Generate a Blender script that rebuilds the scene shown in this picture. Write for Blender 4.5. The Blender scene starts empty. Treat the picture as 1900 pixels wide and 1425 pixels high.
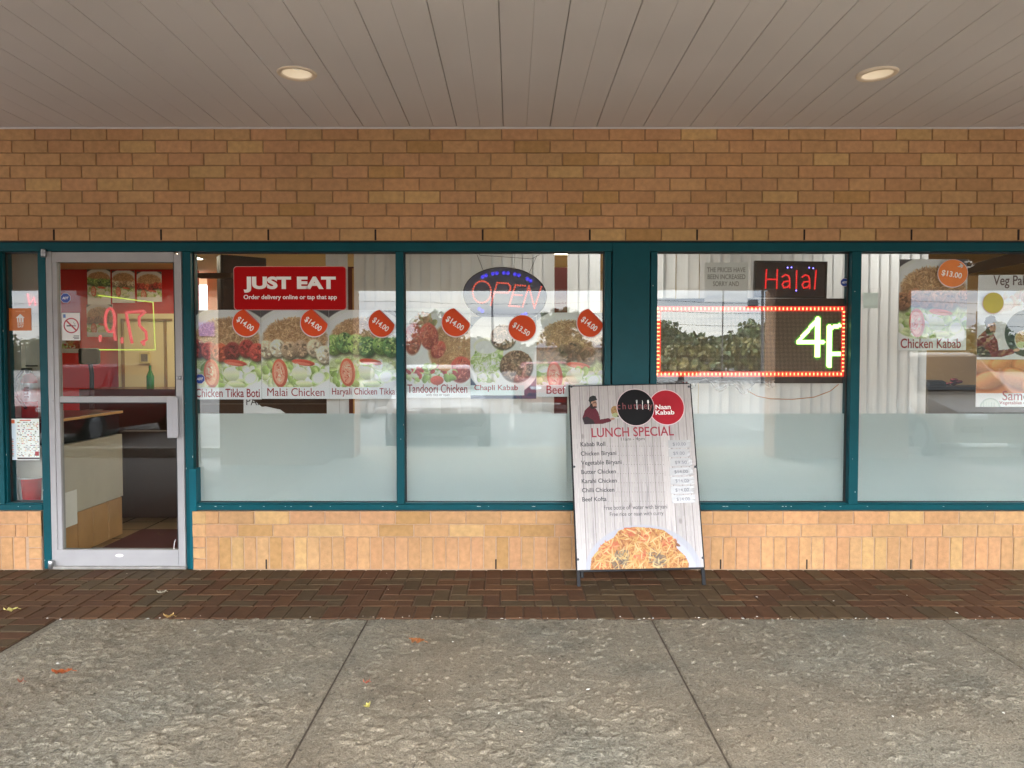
import bpy, bmesh, math, random
import numpy as np
from mathutils import Matrix, Vector
random.seed(7); RNG = np.random.default_rng(7)
SC = bpy.context.scene; COL = SC.collection
PI = math.pi
# ------------------------------------------------------------------ camera
F = 1400.0; D = 5.09; CH = 1.4466; TH = math.atan(50/1400)
ct, st = math.cos(TH), math.sin(TH)
cam = bpy.data.cameras.new('camera'); co = bpy.data.objects.new('camera', cam); COL.objects.link(co)
co.location = (0, -D, CH); co.rotation_euler = (PI/2 - TH, 0, 0)
cam.sensor_width = 36; cam.lens = 36*F/1900; cam.clip_start = .05; cam.clip_end = 2000
SC.camera = co
# ------------------------------------------------------------------ sky, sun, exposure
SUN_EL, SUN_AZ = math.radians(48), math.radians(200)
w = bpy.data.worlds.new('World'); SC.world = w; w.use_nodes = True
nt = w.node_tree; N = nt.nodes; L = nt.links
bg = N['Background']; bg.inputs['Strength'].default_value = .12
sky = N.new('ShaderNodeTexSky'); sky.sky_type = 'NISHITA'; sky.sun_disc = False
sky.sun_elevation = SUN_EL; sky.sun_rotation = SUN_AZ; sky.dust_density = 2
tc = N.new('ShaderNodeTexCoord'); mp = N.new('ShaderNodeMapping'); mp.inputs['Scale'].default_value = (2.2, 2.2, 14)
L.new(tc.outputs['Generated'], mp.inputs['Vector'])
nz = N.new('ShaderNodeTexNoise'); nz.inputs['Scale'].default_value = 1.6; nz.inputs['Detail'].default_value = 6; nz.inputs['Roughness'].default_value = .55
L.new(mp.outputs[0], nz.inputs['Vector'])
r1 = N.new('ShaderNodeValToRGB'); r1.color_ramp.elements[0].position = .34; r1.color_ramp.elements[1].position = .62
r1.color_ramp.elements[0].color = (4.6, 5.6, 7.6, 1); r1.color_ramp.elements[1].color = (13, 12.6, 11.8, 1)
L.new(nz.outputs['Fac'], r1.inputs['Fac'])
mx = N.new('ShaderNodeMix'); mx.data_type = 'RGBA'; mx.inputs['Factor'].default_value = .8
L.new(sky.outputs[0], mx.inputs[6]); L.new(r1.outputs[0], mx.inputs[7]); 
# sky gain by height: a low band is brightened to light the lower wall
sz = N.new('ShaderNodeSeparateXYZ'); L.new(tc.outputs['Generated'], sz.inputs[0])
zr = N.new('ShaderNodeValToRGB'); cr_ = zr.color_ramp
while len(cr_.elements) < 5: cr_.elements.new(.5)
for e_, (p_, v_) in zip(cr_.elements, ((.0, .85), (.08, .88), (.24, 4.2), (.5, 3.2), (1.0, 1.6))): e_.position = p_; e_.color = (v_, v_, v_, 1)
L.new(sz.outputs[2], zr.inputs['Fac'])
vs_ = N.new('ShaderNodeVectorMath'); vs_.operation = 'SCALE'; L.new(mx.outputs[2], vs_.inputs[0]); L.new(zr.outputs[0], vs_.inputs['Scale']); L.new(vs_.outputs[0], bg.inputs['Color'])
sl = bpy.data.lights.new('sun', 'SUN'); sl.energy = 1.2; sl.angle = math.radians(15); sl.color = (1, .94, .86)
so = bpy.data.objects.new('sun', sl); COL.objects.link(so)
so.rotation_euler = (PI/2 - SUN_EL, 0, PI - SUN_AZ)   # sun stands behind the camera, beyond the canopy
SC.view_settings.view_transform = 'Standard'; SC.view_settings.look = 'None'
SC.view_settings.exposure = 2.43; EK = .36; SC.view_settings.gamma = 1
SC.cycles.use_denoising = True; SC.cycles.caustics_reflective = False; SC.cycles.caustics_refractive = False
SC.cycles.sample_clamp_indirect = 6; SC.cycles.max_bounces = 10; SC.cycles.transparent_max_bounces = 12; SC.cycles.diffuse_bounces = 5

# ------------------------------------------------------------------ helpers
def ray(px, py):
    u = (px-950)/F; v = (712.5-py)/F
    return Vector((0, -D, CH)), Vector((u, ct+v*st, v*ct-st))
def P(px, py, Y=0.0):
    o, d = ray(px, py); t = (Y-o.y)/d.y
    return o.x+d.x*t, o.z+d.z*t
def G(px, py, z=0.0):
    o, d = ray(px, py); t = (z-o.z)/d.z
    return o.x+d.x*t, o.y+d.y*t
def X(px, Y=0.0, py=700): return P(px, py, Y)[0]
def Z(py, Y=0.0): return P(950, py, Y)[1]
GL = .075                                                     # front face of the glazing
def RF(px, py, dist):
    """where a thing stands whose mirror image in the glazing appears at this pixel, dist metres away"""
    x, z = P(px, py, -D+dist)
    return x, 2*GL-(-D+dist), z
def S(r, g, b, k=1.0):
    f = lambda c: (c/255/12.92 if c <= 10.31 else ((c/255+.055)/1.055)**2.4)
    return (f(r)*k, f(g)*k, f(b)*k, 1)
def lin(a):
    a = np.clip(a, 0, 255)/255.0
    return np.where(a <= .04045, a/12.92, ((a+.055)/1.055)**2.4)
MATS = {}
def mat(name, col, rough=.6, metal=0, var=.12, scale=8.0, bump=0.0, bscale=None, attr=False, spec=.5, stretch=None, var2=None, gain=1.0):
    if name in MATS: return MATS[name]
    m = bpy.data.materials.new(name); m.use_nodes = True; MATS[name] = m
    n = m.node_tree.nodes; l = m.node_tree.links; b = n['Principled BSDF']
    b.inputs['Roughness'].default_value = rough; b.inputs['Metallic'].default_value = metal
    b.inputs['Specular IOR Level'].default_value = spec
    t = n.new('ShaderNodeTexCoord'); src = t.outputs['Object']
    if stretch:
        q = n.new('ShaderNodeMapping'); q.inputs['Scale'].default_value = stretch; l.new(src, q.inputs[0]); src = q.outputs[0]
    z = n.new('ShaderNodeTexNoise'); z.inputs['Scale'].default_value = scale; z.inputs['Detail'].default_value = 5; l.new(src, z.inputs['Vector'])
    mr = n.new('ShaderNodeMapRange'); mr.inputs['From Min'].default_value = .25; mr.inputs['From Max'].default_value = .75
    mr.inputs['To Min'].default_value = (1-var)*gain; mr.inputs['To Max'].default_value = (1+var)*gain; l.new(z.outputs['Fac'], mr.inputs['Value'])
    vm = n.new('ShaderNodeVectorMath'); vm.operation = 'SCALE'
    if attr:
        a = n.new('ShaderNodeAttribute'); a.attribute_name = 'Col'; l.new(a.outputs['Color'], vm.inputs[0])
    else: vm.inputs[0].default_value = col[:3]
    l.new(mr.outputs[0], vm.inputs['Scale']); out = vm.outputs[0]
    if var2:
        z2 = n.new('ShaderNodeTexNoise'); z2.inputs['Scale'].default_value = var2[0]; z2.inputs['Detail'].default_value = 4; l.new(t.outputs['Object'], z2.inputs['Vector'])
        m2 = n.new('ShaderNodeMapRange'); m2.inputs['From Min'].default_value = .3; m2.inputs['From Max'].default_value = .7
        m2.inputs['To Min'].default_value = 1-var2[1]; m2.inputs['To Max'].default_value = 1+var2[1]; l.new(z2.outputs['Fac'], m2.inputs['Value'])
        v2 = n.new('ShaderNodeVectorMath'); v2.operation = 'SCALE'; l.new(out, v2.inputs[0]); l.new(m2.outputs[0], v2.inputs['Scale']); out = v2.outputs[0]
    l.new(out, b.inputs['Base Color'])
    if bump:
        zb = n.new('ShaderNodeTexNoise'); zb.inputs['Scale'].default_value = bscale or scale*6; zb.inputs['Detail'].default_value = 6; l.new(src, zb.inputs['Vector'])
        bp = n.new('ShaderNodeBump'); bp.inputs['Strength'].default_value = bump; bp.inputs['Distance'].default_value = .004
        l.new(zb.outputs['Fac'], bp.inputs['Height']); l.new(bp.outputs[0], b.inputs['Normal'])
    return m
def emit(name, col, s):
    if name in MATS: return MATS[name]
    m = bpy.data.materials.new(name); m.use_nodes = True; MATS[name] = m
    b = m.node_tree.nodes['Principled BSDF']; b.inputs['Base Color'].default_value = (.02, .02, .02, 1)
    b.inputs['Emission Color'].default_value = col; b.inputs['Emission Strength'].default_value = s*EK
    return m
def glass_mat(name, ior, tint):
    m = bpy.data.materials.new(name); m.use_nodes = True; n = m.node_tree.nodes; l = m.node_tree.links
    n.remove(n['Principled BSDF']); out = n['Material Output']
    tr = n.new('ShaderNodeBsdfTransparent'); tr.inputs[0].default_value = tint
    gl = n.new('ShaderNodeBsdfGlossy'); gl.inputs['Roughness'].default_value = 0; gl.inputs[0].default_value = (.96, 1, 1, 1)
    fr = n.new('ShaderNodeFresnel'); fr.inputs['IOR'].default_value = ior
    ge = n.new('ShaderNodeNewGeometry'); su = n.new('ShaderNodeMath'); su.operation = 'SUBTRACT'; su.inputs[0].default_value = 1
    l.new(ge.outputs['Backfacing'], su.inputs[1]); mu = n.new('ShaderNodeMath'); mu.operation = 'MULTIPLY'
    l.new(fr.outputs[0], mu.inputs[0]); l.new(su.outputs[0], mu.inputs[1])
    # faint waviness of the float glass
    tcn = n.new('ShaderNodeTexCoord'); zb = n.new('ShaderNodeTexNoise'); zb.inputs['Scale'].default_value = 1.3; zb.inputs['Detail'].default_value = 1
    l.new(tcn.outputs['Object'], zb.inputs['Vector']); bp = n.new('ShaderNodeBump'); bp.inputs['Strength'].default_value = .12; bp.inputs['Distance'].default_value = .004
    l.new(zb.outputs['Fac'], bp.inputs['Height']); l.new(bp.outputs[0], gl.inputs['Normal'])
    mi = n.new('ShaderNodeMixShader'); l.new(mu.outputs[0], mi.inputs[0]); l.new(tr.outputs[0], mi.inputs[1]); l.new(gl.outputs[0], mi.inputs[2])
    l.new(mi.outputs[0], out.inputs[0]); return m

class MB:
    def __init__(s): s.v = []; s.f = []; s.m = []; s.c = []
    def face(s, pts, mi=0, c=(1, 1, 1)):
        b = len(s.v); s.v += [tuple(p) for p in pts]; s.f.append(tuple(range(b, b+len(pts)))); s.m.append(mi); s.c.append(c)
    def raw(s, vs, fs, mi=0, c=(1, 1, 1)):
        b = len(s.v); s.v += [tuple(p) for p in vs]
        for f in fs: s.f.append(tuple(i+b for i in f)); s.m.append(mi); s.c.append(c)
    def box(s, x0, x1, y0, y1, z0, z1, mi=0, c=(1, 1, 1), bev=0.0):
        if x0 > x1: x0, x1 = x1, x0
        if y0 > y1: y0, y1 = y1, y0
        if z0 > z1: z0, z1 = z1, z0
        if bev <= 0:
            vs = [(x, y, z) for x in (x0, x1) for y in (y0, y1) for z in (z0, z1)]
            s.raw(vs, [(0, 1, 3, 2), (4, 6, 7, 5), (0, 4, 5, 1), (2, 3, 7, 6), (0, 2, 6, 4), (1, 5, 7, 3)], mi, c); return
        bev = min(bev, (x1-x0)*.45, (y1-y0)*.45, (z1-z0)*.45)
        bm = bmesh.new(); bmesh.ops.create_cube(bm, size=1)
        for v in bm.verts: v.co = ((x0+x1)/2+v.co.x*(x1-x0), (y0+y1)/2+v.co.y*(y1-y0), (z0+z1)/2+v.co.z*(z1-z0))
        bmesh.ops.bevel(bm, geom=bm.edges[:], offset=bev, segments=2, affect='EDGES', profile=.5)
        bm.verts.index_update(); s.raw([v.co[:] for v in bm.verts], [[v.index for v in f.verts] for f in bm.faces], mi, c); bm.free()
    def frontbox(s, x0, x1, z0, z1, y, dep, b, mi=0, c=(1, 1, 1)):
        """a brick-like block whose chamfered face looks to -y"""
        vs = [(x0+b, y, z0+b), (x1-b, y, z0+b), (x1-b, y, z1-b), (x0+b, y, z1-b), (x0, y+b, z0), (x1, y+b, z0), (x1, y+b, z1), (x0, y+b, z1),
              (x0, y+dep, z0), (x1, y+dep, z0), (x1, y+dep, z1), (x0, y+dep, z1)]
        fs = [(0, 1, 2, 3)]
        for k in range(4):
            j = (k+1) % 4; fs += [(4+k, 4+j, j, k), (8+k, 8+j, 4+j, 4+k)]
        s.raw(vs, fs, mi, c)
    def prism(s, pts, y0, y1, mi=0, c=(1, 1, 1)):
        """outline of (x, z) points, given thickness along y; y0 is the face towards -y"""
        n = len(pts); a = sum(pts[i][0]*pts[(i+1) % n][1]-pts[(i+1) % n][0]*pts[i][1] for i in range(n))
        if a < 0: pts = pts[::-1]
        vs = [(x, y0, z) for x, z in pts]+[(x, y1, z) for x, z in pts]
        s.raw(vs, [tuple(range(n)), tuple(range(2*n-1, n-1, -1))]+[(i+n, (i+1) % n+n, (i+1) % n, i) for i in range(n)], mi, c)
    def tube(s, pts, r, n=8, mi=0, c=(1, 1, 1), r2=None):
        pts = [Vector(p) for p in pts]; rings = []
        for i, p in enumerate(pts):
            t = (pts[min(i+1, len(pts)-1)]-pts[max(i-1, 0)]).normalized()
            a = t.orthogonal().normalized() if i == 0 else (pa - t*pa.dot(t)).normalized()
            pa = a; b = t.cross(a); rr = r if r2 is None else r+(r2-r)*i/max(1, len(pts)-1)
            rings.append([p+(a*math.cos(2*PI*k/n)+b*math.sin(2*PI*k/n))*rr for k in range(n)])
        vs = [q for R in rings for q in R]; fs = []
        for i in range(len(rings)-1):
            for k in range(n): fs.append((i*n+k, i*n+(k+1) % n, (i+1)*n+(k+1) % n, (i+1)*n+k))
        fs += [tuple(range(n-1, -1, -1)), tuple((len(rings)-1)*n+k for k in range(n))]
        s.raw(vs, fs, mi, c)
    def lathe(s, prof, o, axis='z', n=32, mi=0, c=(1, 1, 1)):
        vs = []; fs = []
        for r, h in prof:
            for k in range(n):
                a = 2*PI*k/n; x, y = r*math.cos(a), r*math.sin(a)
                q = (x, y, h) if axis == 'z' else (x, -h, y) if axis == 'y' else (h, x, y)
                vs.append((o[0]+q[0], o[1]+q[1], o[2]+q[2]))
        for i in range(len(prof)-1):
            for k in range(n): fs.append((i*n+k, i*n+(k+1) % n, (i+1)*n+(k+1) % n, (i+1)*n+k))
        s.raw(vs, fs, mi, c)
    def build(s, name, mats, parent=None, smooth=False, loc=None):
        me = bpy.data.meshes.new(name); me.from_pydata(s.v, [], s.f)
        for m in (mats if isinstance(mats, (list, tuple)) else [mats]): me.materials.append(m)
        me.polygons.foreach_set('material_index', s.m)
        ca = me.color_attributes.new('Col', 'FLOAT_COLOR', 'CORNER')
        cc = np.repeat(np.array([tuple(c[:3])+(1,) for c in s.c], dtype=np.float32), [len(f) for f in s.f], axis=0)
        ca.data.foreach_set('color', cc.ravel())
        if smooth: me.shade_smooth(); me.set_sharp_from_angle(angle=math.radians(40))
        me.update(); return link(name, me, parent, loc)
def link(name, me, parent=None, loc=None):
    o = bpy.data.objects.new(name, me); COL.objects.link(o)
    if parent is not None: o.parent = parent
    if loc is not None: o.location = loc
    return o
def tag(o, label, cat, group=None):
    o['label'] = label; o['category'] = cat
    if group: o['group'] = group
    return o
def thing(name, label, cat, loc=(0, 0, 0), group=None):
    return tag(link(name, None, None, loc), label, cat, group)
def struct(o, kind='structure'): o['kind'] = kind; return o

def text_mesh(s, bold=.0, spacing=1.0):
    cu = bpy.data.curves.new('lettering', 'FONT'); cu.body = s; cu.size = 1; cu.offset = bold; cu.resolution_u = 4; cu.space_character = spacing
    cu.extrude = .004
    o = bpy.data.objects.new('lettering', cu); COL.objects.link(o); bpy.context.view_layer.update()
    me = bpy.data.meshes.new_from_object(o.evaluated_get(bpy.context.evaluated_depsgraph_get()))
    bpy.data.objects.remove(o); bpy.data.curves.remove(cu); return me
def text(s, x0, x1, z0, z1, y, m, parent=None, bold=.01, rot=0, spacing=1.0, shear=0, name='lettering', flip=False):
    """the words fitted into the rectangle x0..x1, z0..z1 on the plane y, read from -y"""
    me = text_mesh(s, bold, spacing); n = len(me.vertices); c = np.empty(n*3, dtype=np.float32); me.vertices.foreach_get('co', c); c = c.reshape(-1, 3)
    lo, hi = c.min(0), c.max(0); u = (c-lo)/np.maximum(hi-lo, 1e-6)-.5
    wx, hz = x1-x0, z1-z0; px = u[:, 0]*wx; pz = u[:, 1]*hz; px = px+shear*pz
    a = math.radians(rot); qx = px*math.cos(a)-pz*math.sin(a); qz = px*math.sin(a)+pz*math.cos(a)
    out = np.stack([(x0+x1)/2+qx, y-u[:, 2]*.0008, (z0+z1)/2+qz], 1)
    me.vertices.foreach_set('co', out.astype(np.float32).ravel()); me.materials.clear(); me.materials.append(m); me.update()
    return link(name, me, parent)
def ptext(s, px0, px1, py0, py1, Y, m, parent, **k):
    cy = (py0+py1)/2; cx = (px0+px1)/2
    return text(s, P(px0, cy, Y)[0], P(px1, cy, Y)[0], P(cx, py1, Y)[1], P(cx, py0, Y)[1], Y, m, parent, **k)

# ------------------------------------------------------------------ printed pictures: painted as colours on a fine mesh
class Art:
    def __init__(s, W, H, bgc):
        s.W, s.H = W, H; s.a = np.empty((H, W, 3)); s.a[:] = bgc
        s.asp = H/W
    def ell(s, cx, cy, rx, ry, col, rot=0, alpha=1.0, noise=0, soft=1.0, shade=0, clip=None):
        """cx, cy, rx, ry in widths of the print; cy counted from its top"""
        W = s.W; R = max(rx, ry)+2/W
        x0, x1 = max(0, int((cx-R)*W)), min(W, int((cx+R)*W)+2); y0, y1 = max(0, int((cy-R)*W)), min(s.H, int((cy+R)*W)+2)
        if x1 <= x0 or y1 <= y0: return
        yy, xx = np.mgrid[y0:y1, x0:x1]; dx = (xx+.5)/W-cx; dy = (yy+.5)/W-cy; a = math.radians(rot)
        u = (dx*math.cos(a)+dy*math.sin(a))/rx; v = (-dx*math.sin(a)+dy*math.cos(a))/ry
        r = np.sqrt(u*u+v*v); m = np.clip((1-r)*min(rx, ry)*W/soft+.5, 0, 1)*alpha
        if clip is not None: m = m*clip[y0:y1, x0:x1]
        c = np.array(col, float)[None, None, :]*(1+shade*(-.6*v-.3*u))[:, :, None]
        if noise: c = c+RNG.normal(0, noise, m.shape)[:, :, None]
        s.a[y0:y1, x0:x1] = s.a[y0:y1, x0:x1]*(1-m[:, :, None])+c*m[:, :, None]
    def rect(s, x0, x1, y0, y1, col, alpha=1.0):
        W = s.W; sl = (slice(max(0, int(y0*W)), int(y1*W)), slice(max(0, int(x0*W)), int(x1*W)))
        s.a[sl] = s.a[sl]*(1-alpha)+np.array(col, float)*alpha
    def poly(s, pts, col, noise=0, alpha=1.0):
        yy, xx = np.mgrid[0:s.H, 0:s.W]; x = (xx+.5)/s.W; y = (yy+.5)/s.W; ins = np.zeros(x.shape, bool)
        for i in range(len(pts)):
            (xa, ya), (xb, yb) = pts[i], pts[(i+1) % len(pts)]
            if ya == yb: continue
            ins ^= ((ya > y) != (yb > y)) & (x < (xb-xa)*(y-ya)/(yb-ya)+xa)
        c = np.array(col, float)+(RNG.normal(0, noise, (s.H, s.W, 1)) if noise else 0)
        s.a = np.where(ins[:, :, None], s.a*(1-alpha)+c*alpha, s.a); return ins
    def strokes(s, n, cx, cy, rx, ry, cols, ln=.03, wd=.006, clip=None):
        for _ in range(n):
            a = RNG.uniform(0, 2*PI); r = math.sqrt(RNG.uniform(0, 1)); c = np.array(cols[RNG.integers(len(cols))])+RNG.normal(0, 10)
            s.ell(cx+rx*r*math.cos(a), cy+ry*r*math.sin(a), ln*RNG.uniform(.7, 1.3)/2, wd/2*RNG.uniform(.8, 1.4), c, RNG.uniform(0, 180), clip=clip)
    def blobs(s, n, cx, cy, rx, ry, cols, r=.04, noise=6, shade=.3):
        for _ in range(n):
            a = RNG.uniform(0, 2*PI); q = math.sqrt(RNG.uniform(0, 1)); c = cols[RNG.integers(len(cols))]
            s.ell(cx+rx*q*math.cos(a), cy+ry*q*math.sin(a), r*RNG.uniform(.6, 1.4), r*RNG.uniform(.4, .9), c, RNG.uniform(0, 180), noise=noise, shade=shade)
    def mesh(s, name, x0, x1, z0, z1, y, m, parent=None, thick=.0015, gain=1.0):
        W, H = s.W, s.H; a = np.clip(lin(s.a+RNG.normal(0, 2.0, s.a.shape))*gain, 0, .9)
        xs = np.linspace(x0, x1, W+1); zs = np.linspace(z1, z0, H+1)
        gx, gz = np.meshgrid(xs, zs); v = np.stack([gx, np.full_like(gx, y), gz], 2).reshape(-1, 3)
        i = (np.arange(H)[:, None]*(W+1)+np.arange(W)[None, :]).ravel()
        f = np.stack([i, i+W+1, i+W+2, i+1], 1)
        cols = np.ones((H*W, 4), np.float32); cols[:, :3] = a.reshape(-1, 3)
        nb = len(v); bk = np.array([(x0, y, z0), (x1, y, z0), (x1, y, z1), (x0, y, z1), (x0, y+thick, z0), (x1, y+thick, z0), (x1, y+thick, z1), (x0, y+thick, z1)])
        v = np.vstack([v, bk]); q = np.array([(7, 6, 5, 4), (4, 5, 1, 0), (5, 6, 2, 1), (6, 7, 3, 2), (7, 4, 0, 3)])+nb
        f = np.vstack([f, q]); cols = np.vstack([cols, np.full((5, 4), .75, np.float32)])
        me = bpy.data.meshes.new(name); me.vertices.add(len(v)); me.vertices.foreach_set('co', v.astype(np.float32).ravel())
        me.loops.add(len(f)*4); me.loops.foreach_set('vertex_index', f.astype(np.int32).ravel())
        me.polygons.add(len(f)); me.polygons.foreach_set('loop_start', np.arange(len(f), dtype=np.int32)*4)
        ca = me.color_attributes.new('Col', 'FLOAT_COLOR', 'CORNER'); me.materials.append(m); me.update(calc_edges=True); me.validate()
        ca = me.color_attributes['Col']; ca.data.foreach_set('color', np.repeat(cols, 4, axis=0).ravel())
        return link(name, me, parent)
M_print = mat('printed_paper', (1, 1, 1, 1), .5, attr=True, var=.03, scale=3, gain=1.12)
M_banner = mat('printed_vinyl', (1, 1, 1, 1), .45, attr=True, var=.03, scale=5, bump=.15, bscale=9, gain=.58, spec=.25)

# ------------------------------------------------------------------ materials
M_brick = mat('buff_brick', None, .85, attr=True, var=.17, scale=26, bump=.8, bscale=120, var2=(.9, .15), spec=.2)
M_mortar = mat('mortar', S(152, 122, 94), .95, var=.12, scale=30, bump=.4, bscale=200, spec=.2)
M_dark = mat('dark_gap', S(30, 20, 15), .9)
M_teal = mat('teal_paint', S(8, 72, 80), .4, var=.10, scale=3, bump=.06, bscale=40, var2=(14, .05), spec=.14)
M_teal2 = mat('teal_paint_side', S(10, 74, 84), .4, var=.1, scale=3)
M_gasket = mat('black_rubber', S(22, 24, 24), .6)
M_alu = mat('white_painted_aluminium', S(160, 158, 158), .45, metal=.05, spec=.3, var=.05, scale=2.5, bump=.05, bscale=30, var2=(9, .04))
M_steel = mat('brushed_steel', S(150, 150, 150), .35, metal=.9)
M_black = mat('black_plastic', S(26, 26, 28), .45)
M_blackmetal = mat('black_painted_steel', S(14, 14, 17), .5, spec=.2)
M_white = mat('white_vinyl', S(228, 226, 222), .5, var=.04)
M_soffit = mat('soffit_vinyl', S(204, 200, 199), .55, var=.03, scale=1.3, bump=.06, bscale=60, var2=(.6, .05))
M_red = mat('red_vinyl', S(172, 10, 14), .5, spec=.1, var=.06, scale=3)
M_glass = glass_mat('window_glass', 1.88, (.91, .93, .93, 1))
M_doorglass = glass_mat('door_glass', 1.38, (.9, .92, .9, 1))
def film_mat():
    m = bpy.data.materials.new('frosted_film'); m.use_nodes = True; n = m.node_tree.nodes; l = m.node_tree.links; n.remove(n['Principled BSDF'])
    d = n.new('ShaderNodeBsdfDiffuse'); d.inputs[0].default_value = S(226, 236, 235); t = n.new('ShaderNodeBsdfTranslucent'); t.inputs[0].default_value = S(230, 238, 238)
    mi = n.new('ShaderNodeMixShader'); mi.inputs[0].default_value = .42; l.new(d.outputs[0], mi.inputs[1]); l.new(t.outputs[0], mi.inputs[2])
    tcn = n.new('ShaderNodeTexCoord'); z = n.new('ShaderNodeTexNoise'); z.inputs['Scale'].default_value = 1.7; z.inputs['Detail'].default_value = 4; l.new(tcn.outputs['Object'], z.inputs['Vector'])
    mr = n.new('ShaderNodeMapRange'); mr.inputs['To Min'].default_value = .56; mr.inputs['To Max'].default_value = .66; l.new(z.outputs['Fac'], mr.inputs['Value']); l.new(mr.outputs[0], mi.inputs[0])
    l.new(mi.outputs[0], n['Material Output'].inputs[0]); return m
M_film = film_mat()

# ------------------------------------------------------------------ ground
ZG = -.012
o = MB(); o.face([(-300, -400, ZG-.14), (300, -400, ZG-.14), (300, 60, ZG-.14), (-300, 60, ZG-.14)])
M_asph = mat('asphalt', S(96, 94, 91), .9, var=.15, scale=1.5, bump=.5, bscale=120)
struct(o.build('parking_lot', M_asph))
YP = G(950, 1147)[1]; XE = -2.526
JX = [-.80, .775, 2.39, 4.0, 5.6]
# concrete: slabs with tooled joints, cast in one sheet
def concrete_mat():
    m = bpy.data.materials.new('pitted_concrete'); m.use_nodes = True; n = m.node_tree.nodes; l = m.node_tree.links; b = n['Principled BSDF']
    b.inputs['Roughness'].default_value = .9; b.inputs['Specular IOR Level'].default_value = .25
    t = n.new('ShaderNodeTexCoord')
    def noise(sc, det, rough=.55):
        z = n.new('ShaderNodeTexNoise'); z.inputs['Scale'].default_value = sc; z.inputs['Detail'].default_value = det; z.inputs['Roughness'].default_value = rough
        l.new(t.outputs['Object'], z.inputs['Vector']); return z.outputs['Fac']
    def rng(s, a, bb, c, d):
        r = n.new('ShaderNodeMapRange'); r.inputs['From Min'].default_value = a; r.inputs['From Max'].default_value = bb; r.inputs['To Min'].default_value = c; r.inputs['To Max'].default_value = d
        l.new(s, r.inputs['Value']); return r.outputs[0]
    def mth(op, a, bb):
        q = n.new('ShaderNodeMath'); q.operation = op
        for i, v in enumerate((a, bb)):
            if isinstance(v, (int, float)): q.inputs[i].default_value = v
            else: l.new(v, q.inputs[i])
        return q.outputs[0]
    big = noise(.8, 3); mid = noise(6, 5); fine = noise(170, 3); stain = noise(2.3, 5, .65)
    pits = noise(33, 5, .62); pits2 = noise(50, 4, .6); mask = rng(noise(.75, 3), .36, .62, .15, 1.0)
    fl = rng(mth('ADD', pits, mth('MULTIPLY', mask, .10)), .60, .645, 0, 1)               # raised flakes of worn cement paste
    f2 = mth('MULTIPLY', rng(pits2, .55, .62, 0, 1), rng(mask, .15, 1, .4, 1))
    val = mth('MULTIPLY', rng(big, .3, .7, .82, 1.14), rng(mid, .3, .7, .86, 1.12)); val = mth('MULTIPLY', val, rng(fine, .3, .7, .64, 1.32))
    val = mth('MULTIPLY', val, rng(fl, 0, 1, .96, 1.06)); val = mth('MULTIPLY', val, rng(f2, 0, 1, .95, 1.10)); val = mth('MULTIPLY', val, rng(stain, .32, .5, .80, 1.0)); val = mth('MULTIPLY', val, rng(pits2, .34, .41, .55, 1.0))
    pk = n.new('ShaderNodeAttribute'); pk.attribute_name = 'Col'
    mixn = n.new('ShaderNodeMix'); mixn.data_type = 'RGBA'; mixn.inputs[6].default_value = S(151, 139, 119); mixn.inputs[7].default_value = S(134, 130, 116); l.new(rng(big, .35, .65, 0, 1), mixn.inputs[0])
    vm = n.new('ShaderNodeVectorMath'); vm.operation = 'SCALE'; l.new(mixn.outputs[2], vm.inputs[0]); l.new(val, vm.inputs['Scale'])
    v2 = n.new('ShaderNodeVectorMath'); v2.operation = 'MULTIPLY'; l.new(vm.outputs[0], v2.inputs[0]); l.new(pk.outputs['Color'], v2.inputs[1]); l.new(v2.outputs[0], b.inputs['Base Color'])
    h = mth('ADD', mth('MULTIPLY', fl, .15), mth('MULTIPLY', fine, .2)); h = mth('ADD', h, mth('MULTIPLY', f2, .2))
    bp = n.new('ShaderNodeBump'); bp.inputs['Strength'].default_value = 1.0; bp.inputs['Distance'].default_value = .024; l.new(h, bp.inputs['Height']); l.new(bp.outputs[0], b.inputs['Normal'])
    return m
M_conc = concrete_mat()
o = MB(); xs = [(XE, JX[0])]+[(JX[i], JX[i+1]) for i in range(len(JX)-1)]
YN_ = -3.0
for (a, b) in xs:
    for (ya, yb) in ((YN_, YP), (-6.8, YN_-.01)):
        o.box(a+.004, b-.004, ya+.002, yb-.001, -.13, -.011 if yb == YP else 0, bev=.005)
cp = struct(o.build('concrete_pavement', M_conc))
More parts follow.
